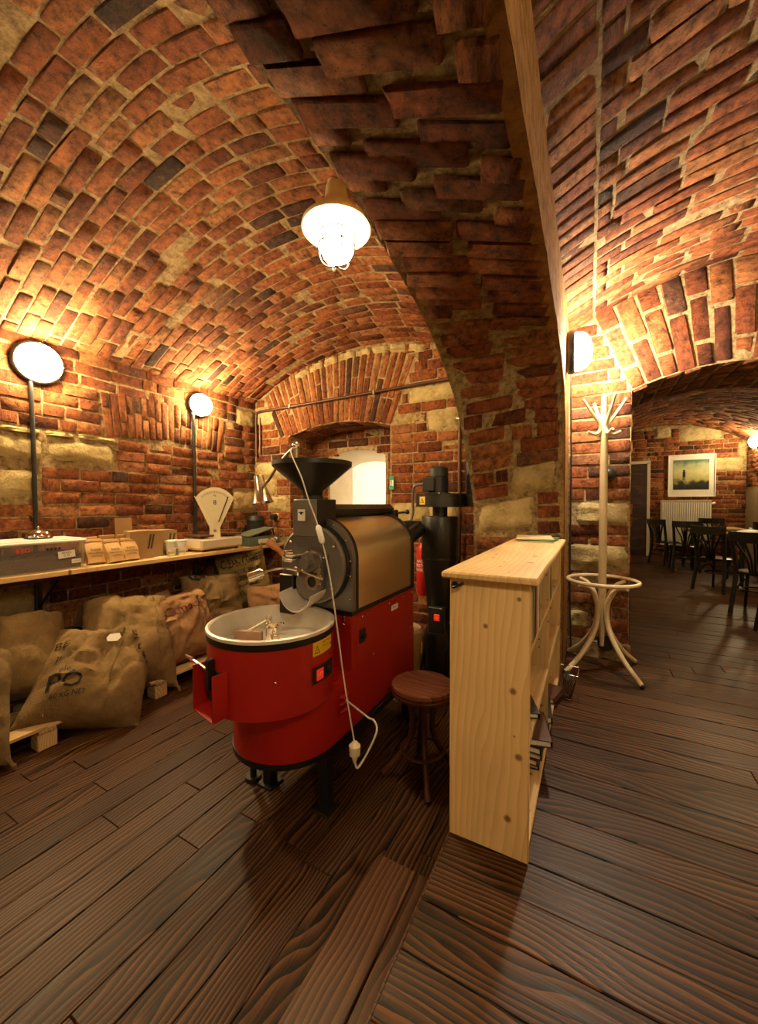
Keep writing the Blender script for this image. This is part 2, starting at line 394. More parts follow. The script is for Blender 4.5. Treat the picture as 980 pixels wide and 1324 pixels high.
    def text(s, body, size, mapper, align='CENTER', shear=0.0):
        """flat lettering; mapper takes (x, y) in metres to a point"""
        cu = bpy.data.curves.new('t', 'FONT'); cu.body = body; cu.size = size; cu.align_x = align; cu.resolution_u = 2; cu.shear = shear
        o = bpy.data.objects.new('t', cu); COL.objects.link(o)
        dg = bpy.context.evaluated_depsgraph_get(); dg.update()
        me = o.evaluated_get(dg).to_mesh()
        s.add([mapper(v.co.x, v.co.y) for v in me.vertices], [tuple(p.vertices) for p in me.polygons])
        o.evaluated_get(dg).to_mesh_clear()
        bpy.data.objects.remove(o); bpy.data.curves.remove(cu)
        return s
    def build(s, name, mat, parent=None, label=None, cat=None, group=None, kind=None, smooth=40, base=False):
        arr = np.array(s.v, dtype=float); arr[:, 2] += ZO
        lo, hi = arr.min(0), arr.max(0); c = (lo+hi)/2
        if base or parent is None: c[2] = lo[2]
        me = bpy.data.meshes.new(name)
        me.from_pydata((arr-c).tolist(), [], s.f); 
        if smooth:
            me.shade_smooth(); me.set_sharp_from_angle(angle=radians(smooth))
        me.materials.append(mat); me.update()
        o = bpy.data.objects.new(name, me); COL.objects.link(o)
        WL[o] = Vector(c)
        if parent is not None: o.parent = parent; o.location = Vector(c)-WL[parent]
        else: o.location = c
        return prop(o, label, cat, group, kind)

def rot(ax, deg): return Matrix.Rotation(radians(deg), 3, ax)
def arc(c, r, a0, a1, n, plane='xz'):
    out = []
    for i in range(n+1):
        a = radians(a0+(a1-a0)*i/n); x, y = r*cos(a), r*sin(a)
        out.append(Vector(c)+Vector({'xz': (x, 0, y), 'xy': (x, y, 0), 'yz': (0, x, y)}[plane]))
    return out
def spline(pts, n=6):
    """Catmull-Rom through pts"""
    P = [Vector(p) for p in pts]; P = [P[0]*2-P[1]]+P+[P[-1]*2-P[-2]]; out = []
    for i in range(1, len(P)-2):
        for k in range(n):
            t = k/n
            out.append(0.5*((2*P[i])+(P[i+1]-P[i-1])*t+(2*P[i-1]-5*P[i]+4*P[i+1]-P[i+2])*t*t+(3*P[i]-P[i-1]-3*P[i+1]+P[i+2])*t**3))
    out.append(P[-2]); return out

def copy_tree(o, loc, rz):
    r = o.copy(); COL.objects.link(r); r.location = loc; r.rotation_euler = (0, 0, rz)
    for ch in o.children:
        c = ch.copy(); COL.objects.link(c); c.parent = r
        for g in ch.children:
            d = g.copy(); COL.objects.link(d); d.parent = c
    return r

# ------------------------------------------------------------------ bricks
BL, BH = 0.285, 0.088
def brick_mesh(seed, nx=4, ny=4, L=BL, H=BH, jit=0.0032, edge=0.0065, deep=0.05, bulge=0.0012):
    rnd = random.Random(seed)
    xs = [0, edge/L*1.6]+[(i+1)/(nx-2) for i in range(nx-4+1)][:max(0, nx-4)]+[1-edge/L*1.6, 1]
    ys = [0, edge/H]+[(i+1)/(ny-2) for i in range(max(0, ny-4))]+[1-edge/H, 1]
    vs = []; nx, ny = len(xs), len(ys)
    for i, x in enumerate(xs):
        for j, y in enumerate(ys):
            b = (i in (0, nx-1)) + (j in (0, ny-1))
            px, py = (x-.5)*L, (y-.5)*H
            pz = -edge*1.0*(b > 0)-edge*.7*(b == 2)+rnd.uniform(-jit, jit)*.8+(bulge if b == 0 else 0)
            if b:
                px += rnd.uniform(-jit, jit)*1.2; py += rnd.uniform(-jit, jit)
                if b == 2: px *= 0.975; py *= 0.90
            vs.append((px, py, pz))
    fs = [(i*ny+j, (i+1)*ny+j, (i+1)*ny+j+1, i*ny+j+1) for i in range(nx-1) for j in range(ny-1)]
    ringi = [i*ny for i in range(nx)]+[(nx-1)*ny+j for j in range(1, ny)]+[i*ny+ny-1 for i in range(nx-2, -1, -1)]+[j for j in range(ny-2, 0, -1)]
    n0 = len(vs); vs += [(vs[i][0], vs[i][1], -deep) for i in ringi]; m = len(ringi)
    fs += [(ringi[(k+1) % m], ringi[k], n0+k, n0+(k+1) % m) for k in range(m)]
    return vs, fs
NVAR = 14
BV = [brick_mesh(100+i) for i in range(NVAR)]
def mesh_of(name, vf, mat, smooth=50):
    me = bpy.data.meshes.new(name); me.from_pydata(vf[0], [], vf[1]); me.shade_smooth(); me.set_sharp_from_angle(angle=radians(smooth)); me.materials.append(mat); me.update(); return me
BM = [mesh_of('brick', v, BR) for v in BV]
BVA = [np.array(v) for v, f in BV]

class Layer:
    """collects bricks for one surface and links them as parts of it"""
    def __init__(s): s.items = []
    def put(s, P, T, U, Nn, L, H, out=None, twist=None):
        P, T, U, Nn = Vector(P), Vector(T).normalized(), Vector(U).normalized(), Vector(Nn).normalized()
        o = random.gauss(0.0065, 0.0035) if out is None else out
        tw = random.gauss(0, 0.012) if twist is None else twist
        T2 = T*cos(tw)+U*sin(tw); U2 = U*cos(tw)-T*sin(tw)
        N2 = (Nn+T*random.gauss(0, 0.008)+U*random.gauss(0, 0.018)).normalized()
        s.items.append((P+Nn*max(-0.002, min(0.018, o)), T2, U2, N2, L/BL, H/BH, random.randrange(NVAR)))
    def finish(s, parent, limit=300, single=True, margin=25):
        near, rest = [], []
        for it in s.items:
            q = proj(it[0])
            if q is None: continue
            u, v, d = q
            if -margin < u < 980+margin and -margin < v < 1324+margin: near.append((d, it))
            elif -1500 < u < 2480 and -2200 < v < 3000: rest.append(it)
        near.sort(key=lambda t: t[0])
        cut = limit if single else 0
        rest += [it for d, it in near[cut:]]
        wl = WL[parent]
        for d, (P, T, U, Nn, sx, sy, k) in near[:cut]:
            o = bpy.data.objects.new('brick', BM[k]); COL.objects.link(o); o.parent = parent
            m = Matrix(((T.x*sx, U.x*sy, Nn.x, P.x), (T.y*sx, U.y*sy, Nn.y, P.y), (T.z*sx, U.z*sy, Nn.z, P.z), (0, 0, 0, 1)))
            m.translation = P+Vector((0, 0, ZO))-wl
            o.matrix_local = m
        if rest:
            V = []; F = []; n = 0
            for (P, T, U, Nn, sx, sy, k) in rest:
                A = np.array([list(T*sx), list(U*sy), list(Nn)])
                V.append(BVA[k] @ A+np.array(P)+np.array([0, 0, ZO])-np.array(wl))
                F += [tuple(i+n for i in f) for f in BV[k][1]]; n += len(BVA[k])
            me = bpy.data.meshes.new('brickwork'); me.from_pydata(np.vstack(V).tolist(), [], F); me.shade_smooth(); me.set_sharp_from_angle(angle=radians(50)); me.materials.append(BR); me.update()
            o = bpy.data.objects.new('brickwork', me); COL.objects.link(o); o.parent = parent; o['kind'] = 'stuff'

def runs(s0, s1, t, blocked, step=0.01):
    out = []; a = None; n = max(1, int((s1-s0)/step))
    for i in range(n+1):
        x = s0+(s1-s0)*i/n; b = blocked(x, t)
        if not b and a is None: a = x
        if b and a is not None: out.append((a, x)); a = None
    if a is not None: out.append((a, s1))
    return [r for r in out if r[1]-r[0] > 0.05]

def lay(layer, surf, s0, s1, t0, t1, blocked=lambda s, t: False, ch=0.1, L=BL, gap=0.010, header=0.18, sag=None):
    """surf(s,t) -> P,T,U,N ; rows of bricks along s, stacked along t"""
    n = max(1, round((t1-t0)/ch)); h = (t1-t0)/n
    for r in range(n):
        t = t0+(r+.5)*h
        for a, b in runs(s0, s1, t, blocked):
            x = a - (random.uniform(0.05, 0.9)*L if a == s0 and (b-a) > 2*L else 0)
            while x < b-0.045:
                l = L*random.uniform(0.86, 1.06) if random.random() > header else L*random.uniform(0.42, 0.55)
                e = max(x+l, a+0.075)
                if b-e < 0.07: e = b
                lo = max(x, a)
                if e-lo > 0.05:
                    P, T, U, Nn = surf((lo+e)/2, t+random.gauss(0, 0.003))
                    layer.put(P, T, U, Nn, e-lo-gap*random.uniform(0.6, 1.4), h-gap*random.uniform(0.65, 1.25))
                x = e

def stone(parent, P, T, U, Nn, w, h, seed=0, out=0.024, name='stone'):
    rnd = random.Random(seed); P, T, U, Nn = map(Vector, (P, T, U, Nn)); mb = MB(); nx, ny = 9, 6
    def f(u, v):
        b = min(u, 1-u, v, 1-v)
        wob = 0.02*mnoise.noise(Vector((u*3+seed*5, v*3, seed)))
        wu = 0.05*(mnoise.noise(Vector((seed*3.3, v*2.2, 1))))*(1 if u in (0, 1) else 0)
        wv = 0.05*(mnoise.noise(Vector((u*2.2, seed*2.7, 4))))*(1 if v in (0, 1) else 0)
        z = out+wob-(0.03 if b == 0 else 0)
        x = (u-.5)*w*(0.97 if v in (0, 1) else 1)+wu*w*.6; y = (v-.5)*h*(0.94 if u in (0, 1) else 1)+wv*h
        return P+T*x+U*y+Nn*z
    mb.grid(f, nx, ny)
    for e in (0, 1):
        mb.grid(lambda u, v: Vector(f(e, u))*(1-v)+(P+T*(e-.5)*w+U*(u-.5)*h-Nn*0.04)*v, ny, 1)
        mb.grid(lambda u, v: Vector(f(u, e))*(1-v)+(P+T*(u-.5)*w+U*(e-.5)*h-Nn*0.04)*v, nx, 1)
    return mb.build(name, STONE, parent, smooth=60)

def inrects(rs, pad=0.008):
    return lambda s, t: any(a-pad < s < b+pad and c-pad < t < d+pad for a, b, c, d in rs)

# ================================================================== SETTING
ZL, ZU = -1.5, -1.2            # lower floor, raised floor
XW, YB = -3.77, 3.6            # left wall, back wall
XA, XC = -0.75, -0.17          # arcade arch: left and right edge
YR = 3.5                       # wall with the wide arched opening
YF = 10.9                      # far wall of the back room

# ---- floors of single boards
def board(parent, name, x0, x1, y0, y1, z, along, mat=DARKW, t=0.03):
    L, Wd = ((x1-x0), (y1-y0)) if along == 'x' else ((y1-y0), (x1-x0))
    mb = MB(); b = 0.0025
    dz = random.gauss(0, 0.0012)
    mb.box((0, 0, 0), (L-0.002, Wd-0.003, t), None, b)
    arr = np.array(mb.v)
    me = bpy.data.meshes.new(name); me.from_pydata(arr.tolist(), [], mb.f); me.materials.append(mat); me.update()
    o = bpy.data.objects.new(name, me); COL.objects.link(o); o.parent = parent
    o.location = Vector(((x0+x1)/2, (y0+y1)/2, z-t/2+dz+ZO))-WL[parent]
    if along == 'y': o.rotation_euler = (0, 0, pi/2)
    return o

fl = MB().box(((XW+0.3)/2-0.05, 0.55, ZL-0.08), (-XW+0.3, 6.1, 0.1)).build('floor', MORTARD, None, 'dark brown plank floor around the red roaster', None, kind='structure')
x = XW
while x < -0.46:
    wd = random.choice((0.125, 0.135, 0.145, 0.15)); x1 = min(x+wd, -0.46)
    ys = [-2.4]
    c = random.uniform(-1.0, 1.4); ys += [c, c+random.uniform(0.9, 1.9), YB]
    for a, b in zip(ys, ys[1:]):
        board(fl, 'floor_board', x, x1, a, b, ZL, 'y', LOWERW)
    x = x1

fu = MB().box((1.05, 0.55, ZU-0.165), (2.95, 6.1, 0.27)).box((1.4, 7.4, ZU-0.1), (3.2, 7.4, 0.14)).build('floor', MORTARD, None, 'raised dark plank floor right of the bookshelf', None, kind='structure')
y = -2.4; k = 0
while y < YF:
    wd = random.choice((0.14, 0.15, 0.155, 0.165)) if y < 1.2 else random.choice((0.13, 0.14, 0.15))
    if y > 4.2: wd = 0.15
    y1 = min(y+wd, YF)
    xl = -0.44 if y < 2.93 else (XC if y < YR else 0.0)
    xr = 2.3 if y < 4.2 else 2.9
    if y < 1.2 or random.random() < 0.45: board(fu, 'floor_board', xl, xr, y, y1, ZU, 'x')
    else:
        c = random.uniform(0.5, 1.6); board(fu, 'floor_board', xl, c, y, y1, ZU, 'x'); board(fu, 'floor_board', c, xr, y, y1, ZU, 'x')
    y = y1
MB().box((-0.4395, 0.26, ZU-0.006), (0.007, 5.3, 0.016), None, 0.002).build('nosing', TREADW, fu)
st = MB().box((-0.575, -0.57, ZL+0.045), (0.24, 3.66, 0.14)).build('trim_1', TREADW, None, 'low dark wooden step below the raised floor', None, kind='structure')
board(st, 'tread_board', -0.70, -0.545, -2.4, 1.285, -1.35, 'y', TREADW); board(st, 'tread_board', -0.543, -0.445, -2.4, 1.285, -1.35, 'y', TREADW)

# ---- left vault
VC, VR = (-2.2, -1.44), 3.135
def vz(x, y):
    w_ = max(0, min(1, (x-XW)/2.3)); w_ = w_*w_*(3-2*w_)
    b = 0.25*sin(pi*max(0, min(1, (YB-y)/4.6))) if y < YB else 0
    return sqrt(VR*VR-(x-VC[0])**2)+VC[1]+b*w_
def vn(x, y):
    e = 0.01; dx = (vz(x+e, y)-vz(x-e, y))/(2*e); dy = (vz(x, y+e)-vz(x, y-e))/(2*e)
    return Vector((dx, dy, -1)).normalized()
ceil = MB().shell(lambda u, v: (XW+(XA+.02-XW)*u, -2.45+(YB+2.45)*v, vz(XW+(XA+.02-XW)*u, -2.45+(YB+2.45)*v)), lambda u, v: (0, 0, 1), 40, 40, 0.15).build('ceiling', MORTARD, None, 'barrel vault of red brick over the roaster', None, kind='structure')
ARCX = np.linspace(XW, XA, 400); ARCS = np.concatenate([[0], np.cumsum(np.hypot(np.diff(ARCX), np.diff([vz(x, 3.6) for x in ARCX])))])
def vsurf(s, t):
    x = float(np.interp(s, ARCS, ARCX)); y = YB-t; n = vn(x, y); e = 0.01
    T = Vector((1, 0, (vz(x+e, y)-vz(x-e, y))/(2*e))).normalized()
    return Vector((x, y, vz(x, y))), T, n.cross(T), n
lv = Layer(); lay(lv, vsurf, 0, float(ARCS[-1]), 0.0, 4.6, ch=0.09, L=0.31, header=0.12)
lv.finish(ceil)

# ---- right vault
RC, RR = (1.0, -0.66), 2.34
def rz(x): return sqrt(RR*RR-(x-RC[0])**2)+RC[1]
ceil2 = MB().shell(lambda u, v: (XC+(2.3-XC)*u, -2.45+(YR+2.45)*v, rz(XC+(2.3-XC)*u)), lambda u, v: (0, 0, 1), 32, 10, 0.15).build('ceiling', MORTARD, None, 'brick vault over the raised floor', None, kind='structure')
RX = np.linspace(XC, 2.3, 300); RS = np.concatenate([[0], np.cumsum(np.hypot(np.diff(RX), np.diff([rz(x) for x in RX])))])
def rsurf(s, t):
    x = float(np.interp(s, RS, RX)); a = Vector((x-RC[0], 0, rz(x)-RC[1])).normalized()
    T = Vector((a.z, 0, -a.x)); n = -a
    return Vector((x, YR-t, rz(x))), T, n.cross(T), n
rv = Layer()
lay(rv, rsurf, 0.0, 0.204, 0.0, 4.3, ch=0.092, header=0.0, L=0.2)
lay(rv, rsurf, 0.209, 1.9, 0.0, 4.3, ch=0.092, L=0.31, header=0.12)
rv.finish(ceil2)

# ---- left wall
wl = MB().box((XW-0.15, 0.55, (ZL+1.45)/2-0.02), (0.3, 6.15, 1.45-ZL)).build('wall_left', MORTAR, None, 'left brick wall with pale stones and a blind arch', None, kind='structure')
def lsurf(s, t): return Vector((XW, s, t)), Vector((0, -1, 0)), Vector((0, 0, 1)), Vector((1, 0, 0))
lst = [(1.44, 1.93, 0.345, 0.525), (1.10, 1.41, 0.335, 0.515), (0.95, 1.38, 0.04, 0.265), (1.12, 1.42, -0.85, -0.64), (3.24, 3.58, -0.09, 0.155),
       (1.42, 1.62, 0.535, 0.585), (1.64, 1.95, 0.535, 0.59), (1.15, 1.40, 0.53, 0.585), (3.3, 3.58, 0.95, 1.17), (0.45, 0.9, -0.9, -0.66)]
def vous_l(s, t):          # flat blind arch of upright bricks
    return 1.78-0.14*(1-(t-0.6)/0.42)*-0.5 < s+0.0 < 3.13 and 0.575+0.05*sin((s-1.8)/1.3*pi)-0.03 < t < 0.975+0.04*sin((s-1.8)/1.3*pi)
ll = Layer()
bl_ = inrects(lst)
lay(ll, lsurf, 0.2, YB, ZL, 1.29, blocked=lambda s, t: bl_(s, t) or vous_l(s, t), ch=0.101)
nv = 19
for i in range(nv):
    s = 1.84+(i+.5)*(3.10-1.84)/nv; tilt = (s-2.45)*0.20
    zc = 0.785+0.045*sin((s-1.8)/1.3*pi)
    U = Vector((0, cos(tilt), -sin(tilt)))*-1; T = Vector((0, sin(tilt), cos(tilt)))
    if random.random() < 0.45:
        h1 = random.uniform(0.12, 0.27)
        for a, b in ((-0.2, -0.2+h1), (-0.2+h1+0.012, 0.19)):
            ll.put(Vector((XW, s, zc))+T*(a+b)/2, T, U, (1, 0, 0), b-a, 0.056)
    else: ll.put(Vector((XW, s, zc)), T, U, (1, 0, 0), 0.385, 0.056)
ll.finish(wl)
for i, (a, b, c, d) in enumerate(lst): stone(wl, (XW, (a+b)/2, (c+d)/2), (0, -1, 0), (0, 0, 1), (1, 0, 0), b-a-.01, d-c-.01, i+1)

# ---- strip walls with arched holes
def strips(mb, xs, zb, zt, y0, y1):
    """wall between heights zb(x), zt(x) from y0 to y1"""
    n = len(xs)
    for z in (zb, zt):
        mb.grid(lambda u, v: (xs[round(u*(n-1))], y0+(y1-y0)*v, z(xs[round(u*(n-1))])), n-1, 1)
    for y_ in (y0, y1):
        mb.grid(lambda u, v: (xs[round(u*(n-1))], y_, zb(xs[round(u*(n-1))])*(1-v)+zt(xs[round(u*(n-1))])*v), n-1, 1)
    for x_ in (xs[0], xs[-1]):
        mb.grid(lambda u, v: (x_, y0+(y1-y0)*u, zb(x_)*(1-v)+zt(x_)*v), 1, 1)
    return mb

# ---- back wall with window niche
NX0, NX1, NS = -3.19, -1.83, -0.30
NCX, NTOP, NEND = -2.5, 0.915, 0.815
NR = ((0.68)**2+(NTOP-NEND)**2)/(2*(NTOP-NEND)); NZC = NTOP-NR
def nz_(x): return sqrt(max(0.01, NR*NR-(x-NCX)**2))+NZC
mb = MB()
top = lambda x: vz(min(x, XA), YB)+0.05
strips(mb, [XW-.1, NX0], lambda x: ZL, top, YB, 4.5)
strips(mb, list(np.linspace(NX0, NX1, 13)), nz_, top, YB, 4.5)
strips(mb, list(np.linspace(NX1, XA+0.1, 8)), lambda x: ZL, top, YB, 4.5)
strips(mb, [NX0, NX1], lambda x: ZL, lambda x: NS, YB, 4.5)
wb = mb.build('wall_back', MORTAR, None, 'back brick wall with an arched window niche', None, kind='structure')
def bsurf(s, t): return Vector((s, YB, t)), Vector((1, 0, 0)), Vector((0, 0, 1)), Vector((0, -1, 0))
bst = [(-1.63, -1.13, 1.0, 1.17), (-1.42, -1.12, 0.72, 0.94), (-3.74, -3.24, 0.33, 0.52), (-3.74, -3.42, 0.12, 0.31), (-3.55, -3.24, -0.1, 0.10), (-1.80, -1.42, -0.22, 0.02), (-1.4, -1.1, -0.25, 0.06), (-3.73, -3.45, 0.98, 1.17)]
BVC = (-2.5, -0.75)           # centre for the relieving arch bricks
def in_ring(s, t):
    r = sqrt((s-BVC[0])**2+(t-BVC[1])**2); a = atan2(s-BVC[0], t-BVC[1])
    return -0.50 < a < 0.415 and t > nz_(min(max(s, NX0), NX1))-0.02 and r < 2.46
bb = inrects(bst)
lb = Layer()
lay(lb, bsurf, XW+.01, -0.95, ZL, 1.72, blocked=lambda s, t: bb(s, t) or in_ring(s, t) or (NX0-.01 < s < NX1+.01 and NS < t < nz_(min(max(s, NX0), NX1))) or t > top(s)-0.07, ch=0.1)
nv = 23
for i in range(nv):
    a = -0.49+(i+.5)*(0.405+0.49)/nv
    d = Vector((sin(a), 0, cos(a))); U = Vector((cos(a), 0, -sin(a)))
    r0 = 1.60
    for _ in range(30):
        p = Vector((BVC[0], YB, BVC[1]))+d*r0
        if p.z < nz_(min(max(p.x, NX0), NX1)): r0 += 0.01
    r1 = 2.43-0.25*max(0, -a-0.15)
    wv = (r1+r0)/2*(0.895/nv)-0.015
    c = r0+(r1-r0)*random.choice((0.36, 0.5, 0.62))
    for q0, q1 in ((r0, c-0.006), (c+0.006, r1)):
        lb.put(Vector((BVC[0], YB, BVC[1]))+d*(q0+q1)/2, d, -U, (0, -1, 0), q1-q0, wv)
# pale stones along the crown
for i in range(8):
    xx = -3.0+i*0.21
    stone(wb, (xx, YB, vz(xx, YB)-0.065), (1, 0, vz(xx+.1, YB)*5-vz(xx-.1, YB)*5), (0, 0, 1), (0, -1, 0), 0.19, 0.085, 40+i)
# niche soffit and jambs
for j in range(5):
    yy = YB+0.05+j*0.085
    n = 6
    for i in range(n):
        xx = NX0+(i+.5)*(NX1-NX0)/n; a = Vector((xx-NCX, 0, nz_(xx)-NZC)).normalized()
        lb.put((xx, yy, nz_(xx)), (a.z, 0, -a.x), (0, -1, 0), -a, (NX1-NX0)/n-0.015, 0.07)
def jsurfL(s, t): return Vector((NX0, s, t)), Vector((0, -1, 0)), Vector((0, 0, 1)), Vector((1, 0, 0))
def jsurfR(s, t): return Vector((NX1, s, t)), Vector((0, 1, 0)), Vector((0, 0, 1)), Vector((-1, 0, 0))
lay(lb, jsurfL, YB, 4.05, NS, nz_(NX0)-.01); lay(lb, jsurfR, YB, 4.05, NS, nz_(NX1)-.01)
# inner face of the niche around the white reveal
WX0, WX1 = -2.93, -2.12
def wz(x): return 0.50+0.16*sqrt(max(0, 1-((x+2.525)/0.47)**2))
def isurf(s, t): return Vector((s, 4.05, t)), Vector((1, 0, 0)), Vector((0, 0, 1)), Vector((0, -1, 0))
lay(lb, isurf, NX0, NX1, NS, 0.9, blocked=lambda s, t: (WX0-.02 < s < WX1+.02 and t < wz(s)+.02) or t > nz_(min(max(s, NX0), NX1)), ch=0.1)
lb.finish(wb)
for i, (a, b, c, d) in enumerate(bst): stone(wb, ((a+b)/2, YB, (c+d)/2), (1, 0, 0), (0, 0, 1), (0, -1, 0), b-a-.01, d-c-.01, i+20)
mb = MB()
strips(mb, [NX0-.02, WX0], lambda x: NS-.02, lambda x: 0.97, 4.05, 4.2)
strips(mb, list(np.linspace(WX0, WX1, 13)), wz, lambda x: 0.97, 4.05, 4.2)
strips(mb, [WX1, NX1+.02], lambda x: NS-.02, lambda x: 0.97, 4.05, 4.2)
mb.build('niche_wall', MORTAR, wb)
win = MB()
cx = (WX0+WX1)/2
def reveal(u, v):
    a = pi*u; k = 1-0.22*v
    xx = cx+cos(a)*(WX1-WX0)/2*k; zz = (wz(cx+cos(a)*(WX1-WX0)/2*0.999)-0.1*v) if 0 < u < 1 else wz(WX0)-0.1*v
    return (xx, 4.06+0.4*v, zz)
win.grid(reveal, 16, 3)
for sx in (-1, 1):
    win.grid(lambda u, v: (cx+sx*(WX1-WX0)/2*(1-0.22*v), 4.06+0.4*v, NS+(wz(WX0)-0.1*v-NS)*u), 3, 3)
win.grid(lambda u, v: (cx+(u-.5)*(WX1-WX0)*(1-0.22*v), 4.06+0.4*v, NS+0.12*v), 2, 3)
wn = win.build('window_1', WHITEP, None, 'deep white plastered window reveal behind the roaster hopper', None, kind='structure')
MB().box((cx, 4.475, 0.1), ((WX1-WX0)*0.79, 0.03, 0.95)).build('added_glow', GL_NICHE, wn)  # glowing sheet added at the niche end to brighten the white plaster

# ---- arcade arch and its piers (wall_middle)
AL = [(2.90, -1.5), (2.90, -0.95), (2.89, -0.5), (2.87, -0.15), (2.74, 0.16), (2.56, 0.42), (2.36, 0.66), (1.96, 0.90), (1.55, 1.02), (1.1, 1.10), (0.6, 1.10), (0.1, 1.10), (-0.4, 1.03), (-0.85, 0.90), (-1.25, 0.66), (-1.5, 0.35), (-1.65, -0.1), (-1.7, -0.6), (-1.7, -1.5)]
AR = [(2.95, -1.5), (2.95, -0.95), (2.95, -0.5), (2.95, -0.1), (2.95, 0.25), (2.94, 0.52), (2.88, 0.72), (2.55, 0.86), (1.99, 0.925), (1.45, 0.965), (0.85, 0.972), (0.2, 0.972), (-0.4, 0.92), (-0.85, 0.82), (-1.25, 0.6), (-1.5, 0.3), (-1.65, -0.1), (-1.7, -0.6), (-1.7, -1.5)]
def curve(P):
    pts = spline([(0, a, b) for a, b in P], 8); arr = np.array([(p.y, p.z) for p in pts])
    return arr
CL_, CR_ = curve(AL), curve(AR)
mid = (CL_+CR_)/2
AS = np.concatenate([[0], np.cumsum(np.hypot(*np.diff(mid, axis=0).T))])
def apt(w_, t):
    yl, zl = np.interp(t, AS, CL_[:, 0]), np.interp(t, AS, CL_[:, 1]); yr, zr = np.interp(t, AS, CR_[:, 0]), np.interp(t, AS, CR_[:, 1])
    return Vector((XA+(XC-XA)*w_, yl+(yr-yl)*w_, zl+(zr-zl)*w_))
WA = XC-XA
def asurf(s, t):
    w_ = s/WA; P = apt(w_, t); U = (apt(w_, t+.03)-apt(w_, t-.03)).normalized(); T = (apt(w_+.05, t)-apt(w_-.05, t)).normalized()
    return P, T, U, T.cross(U)
mb = MB()
na = 90
mb.grid(lambda u, v: apt(v, u*AS[-1]), na, 6)
mb.grid(lambda u, v: (XA, float(np.interp(u*AS[-1], AS, CL_[:, 0]))*(1-v)+v*(float(np.interp(u*AS[-1], AS, CL_[:, 0]))), float(np.interp(u*AS[-1], AS, CL_[:, 1]))*(1-v)+v*1.75), na, 1)
def side_r(u, v):
    yy, zz = float(np.interp(u*AS[-1], AS, CR_[:, 0])), float(np.interp(u*AS[-1], AS, CR_[:, 1]))
    return (XC, yy, zz*(1-v)+v*1.6)
# pier solid behind the faces
mb.box(((XA+XC)/2, 3.32, (1.6-1.5)/2), (WA, 0.66, 3.1))
mb.box(((XA+XC)/2, -2.1, 0.05), (WA, 0.7, 3.1))
wm = mb.build('wall_middle', MORTAR, None, 'brick arch and pier between roaster room and raised floor', None, kind='structure')
MB().grid(lambda u, v: (XC-0.03+0.045*v, *side_r(u, 0)[1:]), na, 2).grid(lambda u, v: (XC+0.015+0.006*mnoise.noise(Vector((u*60, v*5, 0))), *side_r(u, v)[1:]), na, 4).grid(lambda u, v: (XC+0.012, 2.95+0.55*u, -1.2+2.6*v), 4, 10).build('plaster_edge', PLASTO, wm)
pst = [(0.25, 0.55, 0.07, 0.28), (0.02, 0.41, -0.195, 0.045)]
s_of = lambda z: z+1.5
pb = inrects([(a, b, s_of(c), s_of(d)) for a, b, c, d in pst])
la = Layer(); lay(la, asurf, 0.004, WA-0.006, 0, float(AS[-1]), blocked=pb, ch=0.098, L=0.3)
la.items = [(P+Nn*0.005, T, U, Nn, a, b, k) for P, T, U, Nn, a, b, k in la.items]
la.finish(wm)
for i, (a, b, c, d) in enumerate(pst):
    P, T, U, Nn = asurf((a+b)/2, s_of((c+d)/2)); stone(wm, P, T, U, Nn, b-a-.01, d-c-.01, 60+i)

# ---- wall with the wide arched opening to the back room
OX0, OX1 = 0.27, 1.43; OC = (0.85, -0.525); OR = 1.5
def oz(x): return sqrt(OR*OR-(x-OC[0])**2)+OC[1]
mb = MB(); Y2 = 4.25
ztop = lambda x: rz(max(XC, min(2.3, x)))+0.1
strips(mb, [XC-.02, 0.05, OX0], lambda x: ZU, ztop, YR, Y2)
strips(mb, list(np.linspace(OX0, OX1, 15)), oz, ztop, YR, Y2)
strips(mb, [OX1, 1.8, 2.3], lambda x: ZU, ztop, YR, Y2)
wr = mb.build('wall_right', MORTAR, None, 'brick wall with a wide arched opening behind the coat rack', None, kind='structure')
def osurf(s, t): return Vector((s, YR, t)), Vector((1, 0, 0)), Vector((0, 0, 1)), Vector((0, -1, 0))
ost = [(-0.10, 0.265, -0.165, 0.02), (-0.16, 0.265, -0.49, -0.31), (-0.15, -0.0, -1.0, -0.85)]
ob = inrects(ost)
A0 = asin((OX0-OC[0])/OR)
def oblk(s, t):
    r = sqrt((s-OC[0])**2+(t-OC[1])**2); a = atan2(s-OC[0], t-OC[1])
    return ob(s, t) or (s > OX0 and t < oz(min(s, OX1))) or (abs(a) < -A0+0.01 and r > OR-.02 and t > 0) or t > rz(max(s, XC))-0.02
lo = Layer(); lay(lo, osurf, XC+.02, OX0, ZU+0.12, 1.5, blocked=oblk, ch=0.093, L=0.27)
nv = 12
for i in range(nv):
    a = A0+(i+.5)*(-2*A0)/nv; d = Vector((sin(a), 0, cos(a))); U = Vector((cos(a), 0, -sin(a)))
    segs = [(1.505, 1.83), (1.845, 2.2)] if i % 2 else [(1.505, 1.66), (1.675, 2.0), (2.015, 2.2)]
    if random.random() < 0.3: segs = [(1.505, 1.9), (1.915, 2.2)]
    for q0, q1 in segs:
        c = (q0+q1)/2
        if OC[1]+c*cos(a) < rz(OC[0]+c*sin(a))+0.02:
            lo.put(Vector((OC[0], YR, OC[1]))+d*c, d, -U, (0, -1, 0), q1-q0-0.008, c*(-2*A0)/nv-0.017)
